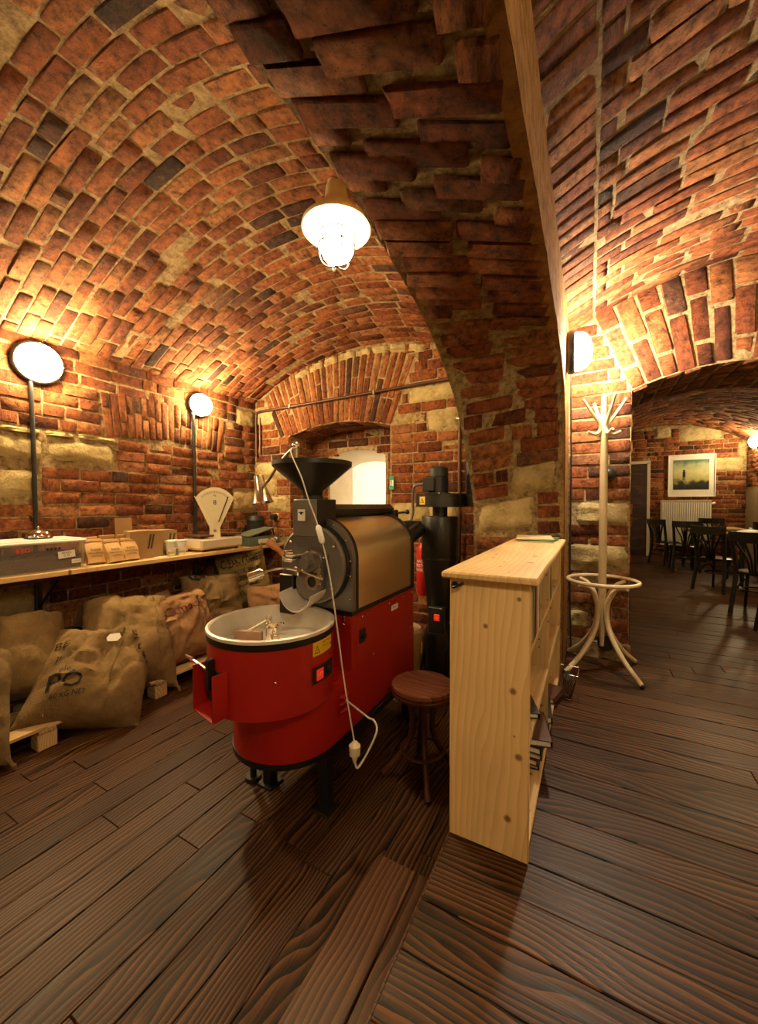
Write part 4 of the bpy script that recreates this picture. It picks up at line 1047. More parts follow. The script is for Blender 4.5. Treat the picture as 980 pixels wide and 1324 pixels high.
SACKP = dict(group='burlap coffee sacks on the pallets')
class Sack:
    def __init__(s, base, W, H, T, yaw, lean, roll, seed, fold=0.0, tuck=0.0, bulge=1.0):
        s.W, s.H, s.T, s.seed, s.fold, s.tuck, s.bulge = W, H, T, seed, fold, tuck, bulge
        rn = random.Random(seed*77)
        s.cr = [(rn.uniform(-.9, .9), rn.uniform(-.6, .95), rn.choice((rn.gauss(0.1, 0.35), rn.gauss(1.2, 0.4), rn.gauss(-.6, .3))), rn.uniform(.10, .30), rn.uniform(.013, .028), rn.uniform(.016, .036)) for _ in range(17)]
        # local: x width, y up, z out of the front; yaw 0 faces +x of the room
        s.M = Matrix.Translation(base) @ Matrix.Rotation(radians(yaw), 4, 'Z') @ Matrix(((0, 0, 1, 0), (1, 0, 0, 0), (0, 1, 0, 0), (0, 0, 0, 1))) @ Matrix.Rotation(radians(-lean), 4, 'X') @ Matrix.Rotation(radians(roll), 4, 'Z')
    def loc(s, u, v, side):
        W, H, T = s.W, s.H, s.T
        x = u*W/2*(1-0.11*(1-abs(v)**2.0)*0.6+0.03*mnoise.noise(Vector((v*2, s.seed, 0))))
        y = H/2*(1+v*(1-0.10*(1-abs(u)**2.2)))
        pr = max(0.0, (1-abs(u)**2.6))**0.55*max(0.0, (1-abs(v)**3.0))**0.52
        pr *= (1.16-0.22*(v+1)/2-max(0, v-0.35)*0.55)*s.bulge
        q = Vector((u*1.5+s.seed*3.1, v*1.8, side*2.0))
        wr = 0.05*mnoise.noise(q)+0.016*mnoise.noise(q*2.7)
        for (cu, cv, ca_, ln, wd, dp) in s.cr:
            dx, dy = (u-cu)*W/2, (v-cv)*H/2
            a_ = dx*cos(ca_)+dy*sin(ca_); b_ = -dx*sin(ca_)+dy*cos(ca_)+0.02*sin(a_*14+cu*9)
            wr += dp*math.exp(-(a_/ln)**2)*(0.55*math.exp(-((b_-wd*1.5)/wd)**2)-math.exp(-(b_/wd)**2))
        z = side*(T/2*pr+wr*min(1, pr*2.2))
        if s.fold and v > 0.45:
            a = (v-0.45)/0.55; y -= s.fold*a*a*H*0.45; z += -s.T*0.55*a*a if s.fold < 1.5 else s.T*0.5*a
        if v < -0.5: z += s.tuck*(-v-0.5)*T
        return Vector((x, y, z))
    def P(s, u, v, side=1, off=0.0):
        p = s.loc(u, v, side)
        if off:
            e = 0.02; n = (s.loc(u+e, v, side)-s.loc(u-e, v, side)).cross(s.loc(u, v+e, side)-s.loc(u, v-e, side)).normalized()
            p = p+n*off*side
        return s.M @ p
    def build(s, label, mat, texts=(), seams=((-0.02, 1),), tuft=True, tag=None, ink=INK):
        b = s.M @ Vector((0, 0, 0))
        t = empty('coffee_sack', b, label, 'sack', 'burlap coffee sacks on the pallets')
        mb = MB(); f = lambda k: lambda a, c: s.P(sin((a-.5)*pi), sin((c-.5)*pi), k)
        mb.grid(f(1), 34, 40); mb.grid(f(-1), 20, 24, True)
        mb.build('body', mat, t, smooth=75)
        for u0, side in seams:
            MB().tube([s.P(u0+0.03*sin(k*.5), -0.96+1.9*k/26, side, 0.003) for k in range(27)], 0.0042, 6).build('seam', BURD, t)
        mb = MB().tube([s.P(sin((k/36-.5)*pi), 1.0, 1) for k in range(37)], 0.007, 6); mb.build('stitched_hem', BURD, t)
        if tuft:
            for (u, v) in ((-0.97, -0.97), (0.97, -0.97)):
                p = s.P(u, v); d = (s.P(u*1.0, v)-s.P(0, 0)).normalized()
                MB().tube([p-d*.03, p+d*.02, p+d*.035+Vector((0, 0, .006)), p+d*.055-Vector((0, 0, .012))], [0.016, 0.009, 0.013, 0.006], 8).build('tied_corner', mat, t)
        if texts:
            for body, size, u0, v0, ang, ar in texts:
                ca, sa = cos(radians(ang)), sin(radians(ang))
                def mp(x, y):
                    X, Y = x*ar, y
                    return s.P(max(-.97, min(.97, u0+(X*ca-Y*sa)/(s.W/2))), max(-.97, min(.97, v0+(X*sa+Y*ca)/(s.H/2))), 1, 0.009)
                MB().text(body, size, mp).build('stencilled_print', ink, t)
        if tag:
            u, v = tag
            c0 = s.P(u, v, 1, 0.03); ex = (s.P(u+.1, v)-s.P(u-.1, v)).normalized(); ey = (s.P(u, v+.1)-s.P(u, v-.1)).normalized(); en = ex.cross(ey)
            hexa = [c0+ex*a+ey*b for a, b in ((-.028, -.026), (.030, -.028), (.048, 0), (.030, .028), (-.028, .026), (-.044, 0))]
            MB().add(hexa+[h-en*.002 for h in hexa], [tuple(range(6)), tuple(range(11, 5, -1))]+[(k, (k+1) % 6, 6+(k+1) % 6, 6+k) for k in range(6)]).build('paper_tag', WHITL, t)
        return t
zp = ZL+0.144
Sack((-2.93, 0.60, zp-0.09), 0.62, 0.84, 0.42, -12, 38, -6, 1, 0.5).build('coffee sack cut by the left picture edge, leaning over the pallet', BURD, seams=((0.1, 1),))
Sack((-3.24, 0.98, zp+0.06), 0.66, 0.76, 0.40, -20, 34, 0, 5, 0.9, bulge=1.1).build('slumped sack behind the front sack with a white tag', BUR, tuft=False)
Sack((-2.86, 1.22, zp-0.10), 0.68, 0.84, 0.44, -16, 46, -22, 2, 0.3, bulge=1.15).build('large tan sack with a small white paper tag and black stencil print', BUR,
     texts=(('GRCOPO', 0.10, 0.72, 0.16, -52, 0.9), ('BE', 0.08, -0.72, 0.05, 0, 1.0), ('ill', 0.07, -0.66, -0.22, 4, 0.9), ('ele', 0.06, -0.5, -0.42, 4, 0.9), ('PO', 0.14, -0.42, -0.66, 8, 1.0), ('60 KG NET', 0.04, -0.32, -0.76, 8, 0.9)), tag=(0.18, 0.22), seams=((0.28, 1),))
Sack((-2.98, 1.62, zp-0.07), 0.64, 0.98, 0.46, -10, 38, -10, 3, 0.6, bulge=1.15).build('tan sack with its open top folded over, next to the pink one', BUR,
     texts=(('CL', 0.085, 0.86, 0.05, -75, 0.9),), seams=((0.42, 1),))
Sack((-3.0, 2.12, zp), 0.54, 0.70, 0.32, -6, 20, 2, 4, 0.2).build('pinkish sack with purple lettering beside the cooling tray', BURR, ink=INKR,
     texts=(('Cunach', 0.115, -0.05, 0.22, 8, 1.0), ('~//~', 0.11, -0.45, 0.70, 10, 1.0)), seams=((0.62, 1),))
Sack((-3.36, 1.92, zp), 0.66, 0.74, 0.30, -4, 16, 0, 12, 0.9).build('dim sack leaning on the wall behind the pink one', BURD, tuft=False)
Sack((-3.2, 2.54, zp), 0.60, 0.84, 0.42, -14, 20, -4, 6, 0.5, bulge=1.05).build('dark sack with a black round stamp behind the pink sack', BURD, texts=(('O', 0.2, -0.62, 0.42, 0, 1.0), ('o', 0.12, -0.62, 0.46, 0, 1.0)), tuft=False)
Sack((-3.28, 3.10, zp+0.14), 0.54, 0.74, 0.22, -34, 8, 12, 8, 0.0).build('yellowish sack reading CLEAN COFFEE under the shelf end', BURY,
     texts=(('CLEAN COFFEE', 0.13, 0.0, 0.55, 0, 0.5), ('SELECTED BEANS', 0.06, 0.0, 0.30, 0, 0.7), ('FAZENDA', 0.09, 0.0, 0.06, 0, 0.8), ('MINAS 59 KG', 0.06, 0.0, -0.16, 0, 0.8), ('ARABICA', 0.08, 0.0, -0.4, 0, 0.8)), tuft=False)
Sack((-2.95, 3.05, ZL), 0.52, 0.66, 0.34, -20, 6, 0, 9, 0.0).build('reddish brown sack standing behind the cooling tray', BURR, tuft=False)

# ================================================================== COFFEE ROASTER
RXC = -1.31                     # centre of drum and body
XR, XL2 = -1.09, -1.53
YF0, YB0 = 1.70, 2.51           # front and back of the body
TX, TY, TR = -1.345, 1.39, 0.293
ro = empty('coffee_roaster', (RXC, 1.95, ZL), 'red coffee roaster with steel drum cover, black hopper and cooling tray', 'coffee roaster')
# frame
fm_ = MB()
fm_.box((XR-0.03, 2.0, -1.225), (0.05, 1.04, 0.05)).box((XL2+0.03, 2.0, -1.225), (0.05, 1.04, 0.05)).box((RXC, 1.50, -1.225), (0.44, 0.05, 0.05)).box((RXC, 2.49, -1.225), (0.44, 0.05, 0.05))
fm_.build('frame', BLKM, ro)
for xx, yy in ((XR-0.035, 1.52), (XL2+0.035, 1.52), (XR-0.035, 2.47), (XL2+0.035, 2.47)):
    l = MB().box((xx, yy, -1.365), (0.055, 0.055, 0.25), None, 0.003).build('leg', BLKM, ro)
    MB().box((xx, yy, ZL+0.006), (0.10, 0.10, 0.012), None, 0.002).build('foot_plate', BLKM, l)
l = MB().cyl((-1.60, 1.50, -1.19), (-1.60, 1.50, ZL+.02), 0.018, n=12).build('leg', BLKM, ro)
MB().cyl((-1.60, 1.50, ZL+.02), (-1.60, 1.50, ZL), 0.04, 0.045, 14).build('foot_plate', BLKM, l)
# lower tub, U-shaped in plan
def tubpoly(r, y_c, y_back, inset=0.0):
    cxx = -1.365
    pts = [(cxx+r*cos(a), y_c-r*sin(a)) for a in np.linspace(0, pi, 25)]
    return [(cxx+r, y_back)]+pts+[(cxx-r, y_back)]
MB().prism(tubpoly(0.277, 1.53, YB0), -1.19, -0.875).build('lower_tub', REDP, ro)
MB().prism(tubpoly(0.281, 1.53, YB0), -1.205, -1.178).build('base_band', BLKM, ro)
# body box
MB().box(((XR+XL2)/2, (YF0+YB0)/2, -0.885), (XR-XL2, YB0-YF0, 0.60), None, 0.004).build('body', REDP, ro)
side = MB().box((XR+.0015, (YF0+YB0)/2+0.01, -0.74), (0.004, YB0-YF0-0.06, 0.27), None, 0.0015).build('side_panel', REDP, ro)
for yy, zz in ((1.80, -0.615), (2.12, -0.615), (2.32, -0.615), (2.47, -0.615), (1.92, -0.86), (2.46, -0.86)):
    MB().ball((XR+.005, yy, zz), 0.0065, 8, 5).build('screw', STEEL, ro)
for k in range(3):
    MB().ball((XR+.020, 1.60, -1.00+k*0.037-.03), 0.014, 12, 6, (0.9, 3.0, 0.6)).build('vent_louvre', REDP, ro)
# black seam band and drum cover
MB().box((RXC, (YF0+YB0)/2, -0.578), (XR-XL2+.008, YB0-YF0+.012, 0.026), None, 0.003).build('seam_band', BLKM, ro)
DR, DZ = 0.22, -0.30
def domeprof(r, z0): return [(r, z0)]+[(r*cos(a), DZ+r*sin(a)) for a in np.linspace(0, pi, 29)]+[(-r, z0)]
TD = _T(Matrix.Translation((RXC, 0, 0)) @ Matrix(((1, 0, 0, 0), (0, 0, 1, 0), (0, 1, 0, 0), (0, 0, 0, 1))))
MB().prism(domeprof(0.219, -0.566), 1.745, 2.475, TD).build('drum_cover', STAIN, ro)
MB().prism(domeprof(0.226, -0.566), 1.70, 1.752, TD).build('front_plate', GREYM, ro)
MB().prism(domeprof(0.2285, -0.566), 1.735, 1.757, TD).build('cover_band', BLKM, ro)
MB().prism(domeprof(0.227, -0.566), 2.465, 2.50, TD).build('rear_plate', BLKM, ro)
for a in range(0, 181, 30): MB().ball((RXC+0.213*cos(radians(a)), 1.699, DZ+0.213*sin(radians(a))), 0.007, 8, 5).build('screw', STEEL, ro)
for zz in (-0.38, -0.5): MB().ball((XR-.008, 1.699, zz), 0.007, 8, 5).build('screw', STEEL, ro)
# face disc with door
FX_, FZ_ = -1.315, -0.325
RYf = Matrix(((1, 0, 0), (0, 0, -1), (0, 1, 0)))      # lathe axis to -y
MB().lathe([(0.0, 0.0), (0.208, 0.0), (0.213, 0.02), (0.213, 0.045), (0.200, 0.052), (0.197, 0.047), (0.0, 0.047)], (FX_, 1.70, FZ_), 48, RYf).build('face_disc', GREYM, ro)
MB().lathe([(0.203, 0.0), (0.220, 0.0), (0.220, 0.03), (0.203, 0.03)], (FX_, 1.70, FZ_), 48, RYf).build('face_ring', BLKM, ro)
for a in (35, 140, 205, 320): MB().ball((FX_+0.18*cos(radians(a)), 1.648, FZ_+0.18*sin(radians(a))), 0.011, 10, 6).build('bolt', STEEL, ro)
yf = 1.65
MB().cyl((FX_+.03, yf, FZ_+.02), (FX_+.03, yf-.07, FZ_+.02), 0.062, 0.05, 24).cyl((FX_+.03, yf-.07, FZ_+.02), (FX_+.03, yf-.1, FZ_+.02), 0.03, n=16).build('bearing_housing', GREYM, ro)
MB().lathe([(0.05, 0.0), (0.066, 0.0), (0.066, 0.014), (0.05, 0.014)], (FX_+.03, yf-.03, FZ_+.02), 24, RYf).build('bearing_ring', CHROME, ro)
# trier with wooden handle
h = MB().cyl((FX_-.03, yf+.02, FZ_+.045), (FX_-.06, yf-.11, FZ_+.05), 0.026, n=16).cyl((FX_-.055, yf-.10, FZ_+.05), (FX_-.075, yf-.13, FZ_+.055), 0.036, 0.03, 18).build('sampling_tube', CHROME, ro)
MB().tube(spline([(FX_-.075, yf-.13, FZ_+.06), (FX_-.11, yf-.15, FZ_+.10), (FX_-.15, yf-.17, FZ_+.13)], 5), [0.014]*5+[0.02]*3+[0.022, 0.021, 0.018], 12).build('wooden_handle', ORGW, h)
MB().ball((FX_-.118, yf-.14, FZ_+.145), 0.012, 10, 6).build('pin', CHROME, h)
# discharge door
dd = MB().lathe([(0.0, 0.0), (0.085, 0.0), (0.09, 0.012), (0.085, 0.026), (0.0, 0.026)], (FX_+.0, yf, FZ_-.10), 28, RYf).build('discharge_door', GREYM, ro)
MB().lathe([(0.028, 0.0), (0.044, 0.0), (0.044, 0.016), (0.028, 0.016)], (FX_+.035, yf-.026, FZ_-.085), 20, RYf).build('sight_glass_ring', CHROME, dd)
MB().lathe([(0.0, 0.0), (0.028, 0.0), (0.028, 0.008), (0.0, 0.008)], (FX_+.035, yf-.028, FZ_-.085), 20, RYf).build('sight_glass', BLKP, dd)
MB().box((FX_, yf-.035, FZ_-.03), (0.19, 0.02, 0.018), None, 0.004).box((FX_-.06, yf-.04, FZ_-.035), (0.03, 0.035, 0.05), None, 0.005).box((FX_+.085, yf-.035, FZ_-.05), (0.028, 0.03, 0.09), None, 0.005).cyl((FX_-.02, yf-.05, FZ_-.03), (FX_+.12, yf-.05, FZ_-.06), 0.009, n=10).build('hinge', CHROME, dd)
MB().tube(spline([(FX_-.05, yf-.05, FZ_-.03), (FX_-.11, yf-.08, FZ_-.02), (FX_-.16, yf-.13, FZ_-.025), (FX_-.20, yf-.17, FZ_-.045)], 6), 0.0065, 8).build('weight_arm', CHROME, dd)
MB().cyl((FX_-.195, yf-.165, FZ_-.04), (FX_-.245, yf-.21, FZ_-.062), 0.026, n=18).cyl((FX_-.19, yf-.16, FZ_-.038), (FX_-.197, yf-.167, FZ_-.041), 0.018, n=14).build('counterweight', CHROME, dd)
# discharge spout
def spout(u, v):
    a = pi*(1.08+0.84*u); r = 0.108
    return (FX_-.0+r*cos(a), yf-.01-0.13*v, FZ_-.095+r*sin(a)*(1.0+0.12*v)-0.012*v)
mb = MB().shell(spout, lambda u, v: (-cos(pi*(1.08+0.84*u)), 0, -sin(pi*(1.08+0.84*u))), 18, 4, 0.004); mb.build('discharge_spout', TRAYM, ro)
MB().box((FX_-.145, 1.66, FZ_-.17), (0.10, 0.10, 0.22), None, 0.006).build('spout_bracket', BLKM, ro)
# feed chute
CXc = -1.335
mb = MB()
mb.box((CXc, 1.705, -0.075), (0.165, 0.17, 0.20), None, 0.004)
mb.build('feed_box', GREYM, ro)
MB().box((CXc+.083, 1.705, -0.075), (0.004, 0.166, 0.196)).build('feed_box_side', BLKM, ro)
def ch(u0, z, y): return [(CXc-0.082+u0, y, z), (CXc+0.083+u0, y, z)]
chv = [(CXc-.083, 1.62, -0.175), (CXc+.083, 1.62, -0.175), (CXc+.083, 1.79, -0.175), (CXc-.083, 1.79, -0.175), (CXc-.062+.055, 1.645, -0.325+.05), (CXc+.062+.055, 1.645, -0.325+.05), (CXc+.07+.055, 1.75, -0.325+.05), (CXc-.062+.055, 1.75, -0.325+.05)]
MB().add(chv, [(0, 1, 5, 4), (1, 2, 6, 5), (2, 3, 7, 6), (3, 0, 4, 7), (4, 5, 6, 7)]).build('feed_chute', GREYM, ro)
MB().box((CXc+.055, 1.645, -0.282), (0.155, 0.02, 0.022), None, 0.003).build('chute_flange', GREYM, ro)
for dx in (-.06, .06): MB().ball((CXc+.055+dx, 1.632, -0.282), 0.008, 8, 5).build('screw', STEEL, ro)
bd = MB().box((CXc-.02, 1.618, -0.06), (0.05, 0.004, 0.062), None, 0.001).build('badge', WHITL, ro)
mb = MB(); mb.text('◆', 0.02, lambda x, y: (CXc-.02+x, 1.6152, -0.058+y)); mb.box((CXc-.02, 1.6152, -0.045), (0.034, 0.001, 0.004)); mb.text('VVV', 0.012, lambda x, y: (CXc-.02+x, 1.6152, -0.05+y)); mb.build('emblem', INK, bd)
# hopper
HX, HY = -1.345, 1.70
MB().lathe([(0.052, 0.0), (0.06, 0.045), (0.212, 0.175), (0.218, 0.182), (0.218, 0.205), (0.21, 0.205), (0.205, 0.18), (0.05, 0.05), (0.045, 0.0)], (HX, HY, 0.025), 48).build('hopper', BLKM, ro)
MB().cyl((HX, HY, 0.02), (HX, HY, 0.045), 0.06, n=24).build('hopper_neck', BLKM, ro)
# exhaust duct along the top
MB().box((-1.365, 2.22, -0.045), (0.13, 0.86, 0.085), None, 0.03).build('air_duct', BLKM, ro)
MB().cyl((-1.28, 2.62, -0.07), (-1.20, 2.62, -0.06), 0.008, n=8).ball((-1.19, 2.62, -0.06), 0.018, 12, 8).box((-1.30, 2.62, -0.075), (0.05, 0.06, 0.06), None, 0.005).build('damper_lever', BLKP, ro)
MB().cyl((-1.2, 2.49, -0.30), (-1.2, 2.87, -0.20), 0.055, n=20).build('exhaust_pipe', BLKM, ro)
# cooling tray
tray = MB().lathe([(TR-0.0, -0.335), (TR, -0.305), (TR, -0.035), (TR-0.01, -0.035), (TR-.01, -0.335)], (TX, TY, -0.565), 64).lathe([(0.0, -0.335), (TR, -0.335)], (TX, TY, -0.565), 64).build('cooling_tray', REDP, ro)
MB().lathe([(TR+.004, -0.042), (TR+.006, -0.012), (TR-.004, -0.012), (TR-.004, -0.042)], (TX, TY, -0.565), 64).build('rim_band', BLKM, tray)
MB().lathe([(0.0, -0.115), (TR-.022, -0.112), (TR-.014, -0.03), (TR-.012, -0.004), (TR-.004, 0.004), (TR+.006, 0.0), (TR+.006, -0.013), (TR-.0, -0.013)], (TX, TY, -0.565), 64).build('tray_pan', TRAYM, tray)
hb = MB().cyl((TX, TY, -0.68), (TX, TY, -0.595), 0.032, n=20).cyl((TX, TY, -0.60), (TX, TY, -0.585), 0.022, n=16).tube(arc((TX+.03, TY+.02, -0.583), 0.016, 0, 300, 12, 'xy'), 0.004, 6).build('stirrer_hub', CHROME, tray)
zarm = -0.612
mb = MB()
a1 = radians(140); a2 = radians(-40)
d1 = Vector((cos(a1), sin(a1), 0)); d2 = -d1
mb.tube([Vector((TX, TY, zarm))+d1*0.19, Vector((TX, TY, zarm))+d2*0.14], 0.009, 10)
mb.cyl(Vector((TX, TY, zarm-.02))+d1*.185, Vector((TX, TY, zarm+.02))+d1*.185, 0.016, n=12)
mb.cyl(Vector((TX, TY, zarm-.02))+d2*.13, Vector((TX, TY, zarm+.012))+d2*.13, 0.014, n=12)
mb.build('stirrer_arm', STEEL, tray)
e = Vector((TX, TY, zarm))+d1*.185
pp = e+Vector((-0.02, -0.13, -0.03))
MB().tube([e, pp], 0.012, 8, flat=0.5).build('paddle_bracket', CREAM, tray)
MB().box(pp+Vector((0.01, -0.0, -0.02)), (0.15, 0.018, 0.055), rot('Z', 18), 0.004).build('paddle', PADW, tray)
MB().box(Vector((TX, TY, -0.655))+d2*.08, (0.16, 0.012, 0.03), rot('Z', 40), 0.002).build('scraper', STEEL, tray)
# tray door and chute on the left
ca = radians(205)
def tp(a, r, z): return (TX+r*cos(radians(a)), TY+r*sin(radians(a)), z)
mb = MB()
OA = 257
c = Vector(tp(OA, TR-.005, -0.775)); R = rot('Z', OA)
for sy in (-1, 1): mb.box(c+R @ Vector((0.012, sy*0.09, -0.02)), (0.085, 0.006, 0.19), R, 0.001)
mb.box(c+R @ Vector((0.012, 0, -0.112)), (0.085, 0.186, 0.006), R @ rot('Y', 10))
mb.build('outlet_chute', REDP, tray)
og = MB().box(c+R @ Vector((0.0, 0, -0.01)), (0.012, 0.12, 0.15), R, 0.003).build('outlet_gate', BLKM, tray)
MB().box(c+R @ Vector((0.02, 0.0, 0.05)), (0.03, 0.03, 0.13), R, 0.004).build('gate_latch', BLKM, og)
MB().cyl(c+R @ Vector((0.02, -.02, 0.06)), c+R @ Vector((0.03, -.17, 0.075)), 0.007, n=8).cyl(c+R @ Vector((0.03, -.15, 0.075)), c+R @ Vector((0.035, -.21, 0.08)), 0.012, 0.006, 10).build('gate_handle', CHROME, og)
# labels on the tray
def ontray(a, z, off=0.003, r=TR): return lambda x, y: tp(a+math.degrees(x/r), r+off, z+y)
def patch(a, z, w_, h_, off, r=TR, n=8):
    f = ontray(a, z, off, r); mb = MB(); mb.grid(lambda u, v: f((u-.5)*w_, (v-.5)*h_), n, 1); return mb
AW = 3
lb1 = patch(AW, -0.64, 0.145, 0.062, 0.0025).build('warning_label', YELL, tray)
f = ontray(AW, -0.64, 0.0035); mb = MB()
mb.add([f(x, y) for x, y in ((-.065, -.02), (-.03, -.02), (-.0475, .014), (-.060, -.017), (-.035, -.017), (-.0475, .008))], [(0, 1, 4, 3), (1, 2, 5, 4), (2, 0, 3, 5)])
mb.text('!', 0.022, lambda x, y: f(x-.0475, y-.0155)); mb.text('VAROVANI', 0.013, lambda x, y: f(x+.018, y+.014)); mb.text('POZOR STROJ\nV CHODU', 0.008, lambda x, y: f(x+.012, y+.001)); mb.text('▲', 0.02, lambda x, y: f(x+.06, y-.012))
mb.build('warning_print', INK, lb1)
sp = patch(AW, -0.755, 0.155, 0.075, 0.006).build('switch_panel', BLKP, tray)
patch(AW-7, -0.755, 0.045, 0.05, 0.010).build('red_switch', SWRED, sp)
f = ontray(AW-7, -0.76, 0.011); MB().text('I O', 0.022, f).build('switch_mark', WHITL, sp)
p = Vector(tp(AW+5, TR+.006, -0.755)); q_ = Vector(tp(AW+5, TR+.02, -0.755)); MB().cyl(p, q_, 0.014, n=14).build('knob', BLKP, sp)
MB().ball(tp(-44, TR+.002, -0.74), 0.006, 8, 5).build('screw', STEEL, tray)
# plates on the body side
np_ = MB().box((XR+.005, 2.20, -0.655), (0.004, 0.09, 0.034), None, 0.001).build('name_plate', WHITL, ro)
MB().text('▼ ▪▪▪▪', 0.016, lambda x, y: (XR+.0075, 2.20+x, -0.661+y)).build('plate_print', INK, np_)
MB().box((XR+.006, 1.80, -0.72), (0.008, 0.06, 0.075), None, 0.003).cyl((XR+.01, 1.80, -0.72), (XR+.025, 1.80, -0.72), 0.014, n=12).build('side_socket', BLKP, ro)
MB().ball((-1.11, 1.63, -0.93), 0.02, 12, 8).build('side_plug', BLKP, ro)
MB().box((-1.135, 1.693, -0.605), (0.02, 0.012, 0.03), None, 0.003).ball((-1.135, 1.69, -0.635), 0.008, 8, 6).build('latch', STEEL, ro)
MB().tube([(XR-.005, 1.50, -1.198), (XR-.0, 2.0, -1.197), (XR-.005, 2.48, -1.198)], 0.008, 8).build('frame_cable', GREYC, ro)

# clip lamp on the hopper with its hanging cable
CLx, CLy = -1.375, 1.62
t = empty('clip_lamp', (CLx, CLy, 0.2), 'silver gooseneck clip lamp fixed to the hopper rim', 'lamp')
MB().box((CLx+.0, CLy-.02, 0.23), (0.03, 0.025, 0.17), None, 0.006).box((CLx+.0, CLy-.02, 0.145), (0.05, 0.05, 0.02), None, 0.004).ball((CLx, CLy-.02, 0.31), 0.022, 12, 8).build('clip', CHROME, t)
gp = spline([(CLx, CLy-.02, 0.31), (CLx-.08, CLy-.01, 0.262), (CLx-.17, CLy+.01, 0.20), (CLx-.27, CLy+.05, 0.135), (CLx-.355, CLy+.09, 0.10)], 8)
MB().tube(gp, 0.009, 10).build('gooseneck', FLEX, t)
R = Matrix.Rotation(radians(-12), 3, 'Y')
MB().lathe([(0.0, 0.115), (0.028, 0.115), (0.032, 0.10), (0.034, 0.05), (0.06, -0.05), (0.064, -0.055), (0.058, -0.05), (0.03, 0.04)], (CLx-.385, CLy+.11, 0.06), 28, R).build('lamp_shade', STEEL, t)
cb = spline([(CLx+.015, CLy-.03, 0.30), (CLx+.06, CLy-.13, 0.262), (-1.225, 1.463, 0.13), (-1.175, 1.455, 0.02), (-1.116, 1.45, -0.103), (-1.04, 1.42, -0.272), (-0.985, 1.40, -0.474), (-0.937, 1.40, -0.774), (-0.885, 1.40, -1.03)], 8)
MB().tube(cb, 0.0032, 8).build('cable', CABLEW, t)
k = 34; d = (cb[k+2]-cb[k-2]).normalized()
MB().tube([cb[k]-d*.045, cb[k]-d*.035, cb[k]+d*.035, cb[k]+d*.045], [0.008, 0.014, 0.014, 0.008], 10).build('inline_switch', ENAMW, t)
PX_, PY_ = -0.883, 1.40
pg = MB().cyl((PX_, PY_, -1.03), (PX_, PY_, -1.045), 0.012, 0.022, 16).cyl((PX_, PY_, -1.045), (PX_, PY_, -1.085), 0.025, 0.023, 18).cyl((PX_, PY_, -1.085), (PX_, PY_, -1.12), 0.016, 0.007, 14).build('plug_connector', CREAM, t)
MB().tube(spline([(PX_, PY_, -1.115), (PX_+.01, PY_+.01, -1.145), (PX_+.035, PY_+.06, -1.09), (-0.83, 1.50, -1.02), (-0.86, 1.53, -0.995), (-0.907, 1.55, -1.0), (-1.06, 1.60, -0.98)], 8), 0.0045, 8).build('power_lead', CABLEW, t)

# ================================================================== CYCLONE
KX, KY = -1.07, 3.0
cy = empty('cyclone_separator', (KX, KY, ZL), 'black chaff cyclone with fan motor standing behind the roaster', 'cyclone')
MB().lathe([(0.0, -0.10), (0.148, -0.10), (0.15, -0.105), (0.15, -0.435), (0.148, -0.44)], (KX, KY, 0), 36).build('cylinder', BLKM, cy)
MB().lathe([(0.152, -0.425), (0.152, -0.445), (0.145, -0.445), (0.09, -0.95), (0.085, -0.96), (0.085, -1.0)], (KX, KY, 0), 36).build('cone', BLKM, cy)
MB().cyl((KX, KY, -0.115), (KX, KY, -0.02), 0.06, n=24).build('neck', BLKM, cy)
fh = MB()
fh.lathe([(0.0, 0.0), (0.195, 0.0), (0.195, 0.10), (0.0, 0.10)], (KX, KY, -0.022), 40)
fh.box((KX+.18, KY+.13, 0.028), (0.22, 0.13, 0.10))
fh.build('fan_housing', BLKM, cy)
MB().lathe([(0.198, 0.0), (0.202, 0.0), (0.202, 0.006), (0.198, 0.006)], (KX, KY, -0.024), 40).lathe([(0.198, 0.0), (0.202, 0.0), (0.202, 0.006), (0.198, 0.006)], (KX, KY, 0.074), 40).build('flange', BLKM, cy)
mt = MB()
mt.lathe([(0.0, 0.0), (0.07, 0.0), (0.07, 0.13), (0.076, 0.135), (0.076, 0.20), (0.062, 0.215), (0.0, 0.215)], (KX-.005, KY-.02, 0.085), 24)
for k in range(20):
    a = 2*pi*k/20; mt.box((KX-.005+.072*cos(a), KY-.02+.072*sin(a), 0.15), (0.012, 0.004, 0.12), Matrix.Rotation(a, 3, 'Z'))
mt.box((KX-.005, KY-.02, 0.085), (0.17, 0.17, 0.012), None, 0.003)
mt.build('motor', BLKP, cy)
MB().box((KX-.06, KY-.08, 0.155), (0.10, 0.06, 0.11), None, 0.006).build('terminal_box', BLKP, cy)
for a in (20, 100, 200, 290): MB().ball((KX+.1*cos(radians(a)), KY-.02+.1*sin(radians(a)), 0.085), 0.008, 8, 5).build('bolt', STEEL, cy)
MB().tube(spline([(KX-.11, KY-.09, 0.16), (KX-.19, KY-.08, 0.14), (KX-.215, KY-.06, 0.04), (KX-.215, KY-.06, -0.08), (KX-.24, KY-.1, -0.17), (KX-.30, KY-.2, -0.22)], 8), 0.011, 8).build('cable', GREYC, cy)
dk = MB().lathe([(0.072, -0.0), (0.075, 0.46), (0.07, 0.46), (0.068, 0.0)], (KX+.245, KY+.13, 0.078), 24).build('outlet_duct', BLKM, cy)
a0_ = radians(-115)
def onfan(x, y): return (KX+.198*cos(a0_+x/.198), KY+.198*sin(a0_+x/.198), 0.026+y)
wl_ = MB(); wl_.grid(lambda u, v: onfan((u-.5)*.062, (v-.5)*.062), 4, 1); wl_ = wl_.build('warning_label', YELL, cy)
mb = MB(); f = lambda x, y: (Vector(onfan(x, y))+Vector((0.0015*cos(a0_), 0.0015*sin(a0_), 0)))
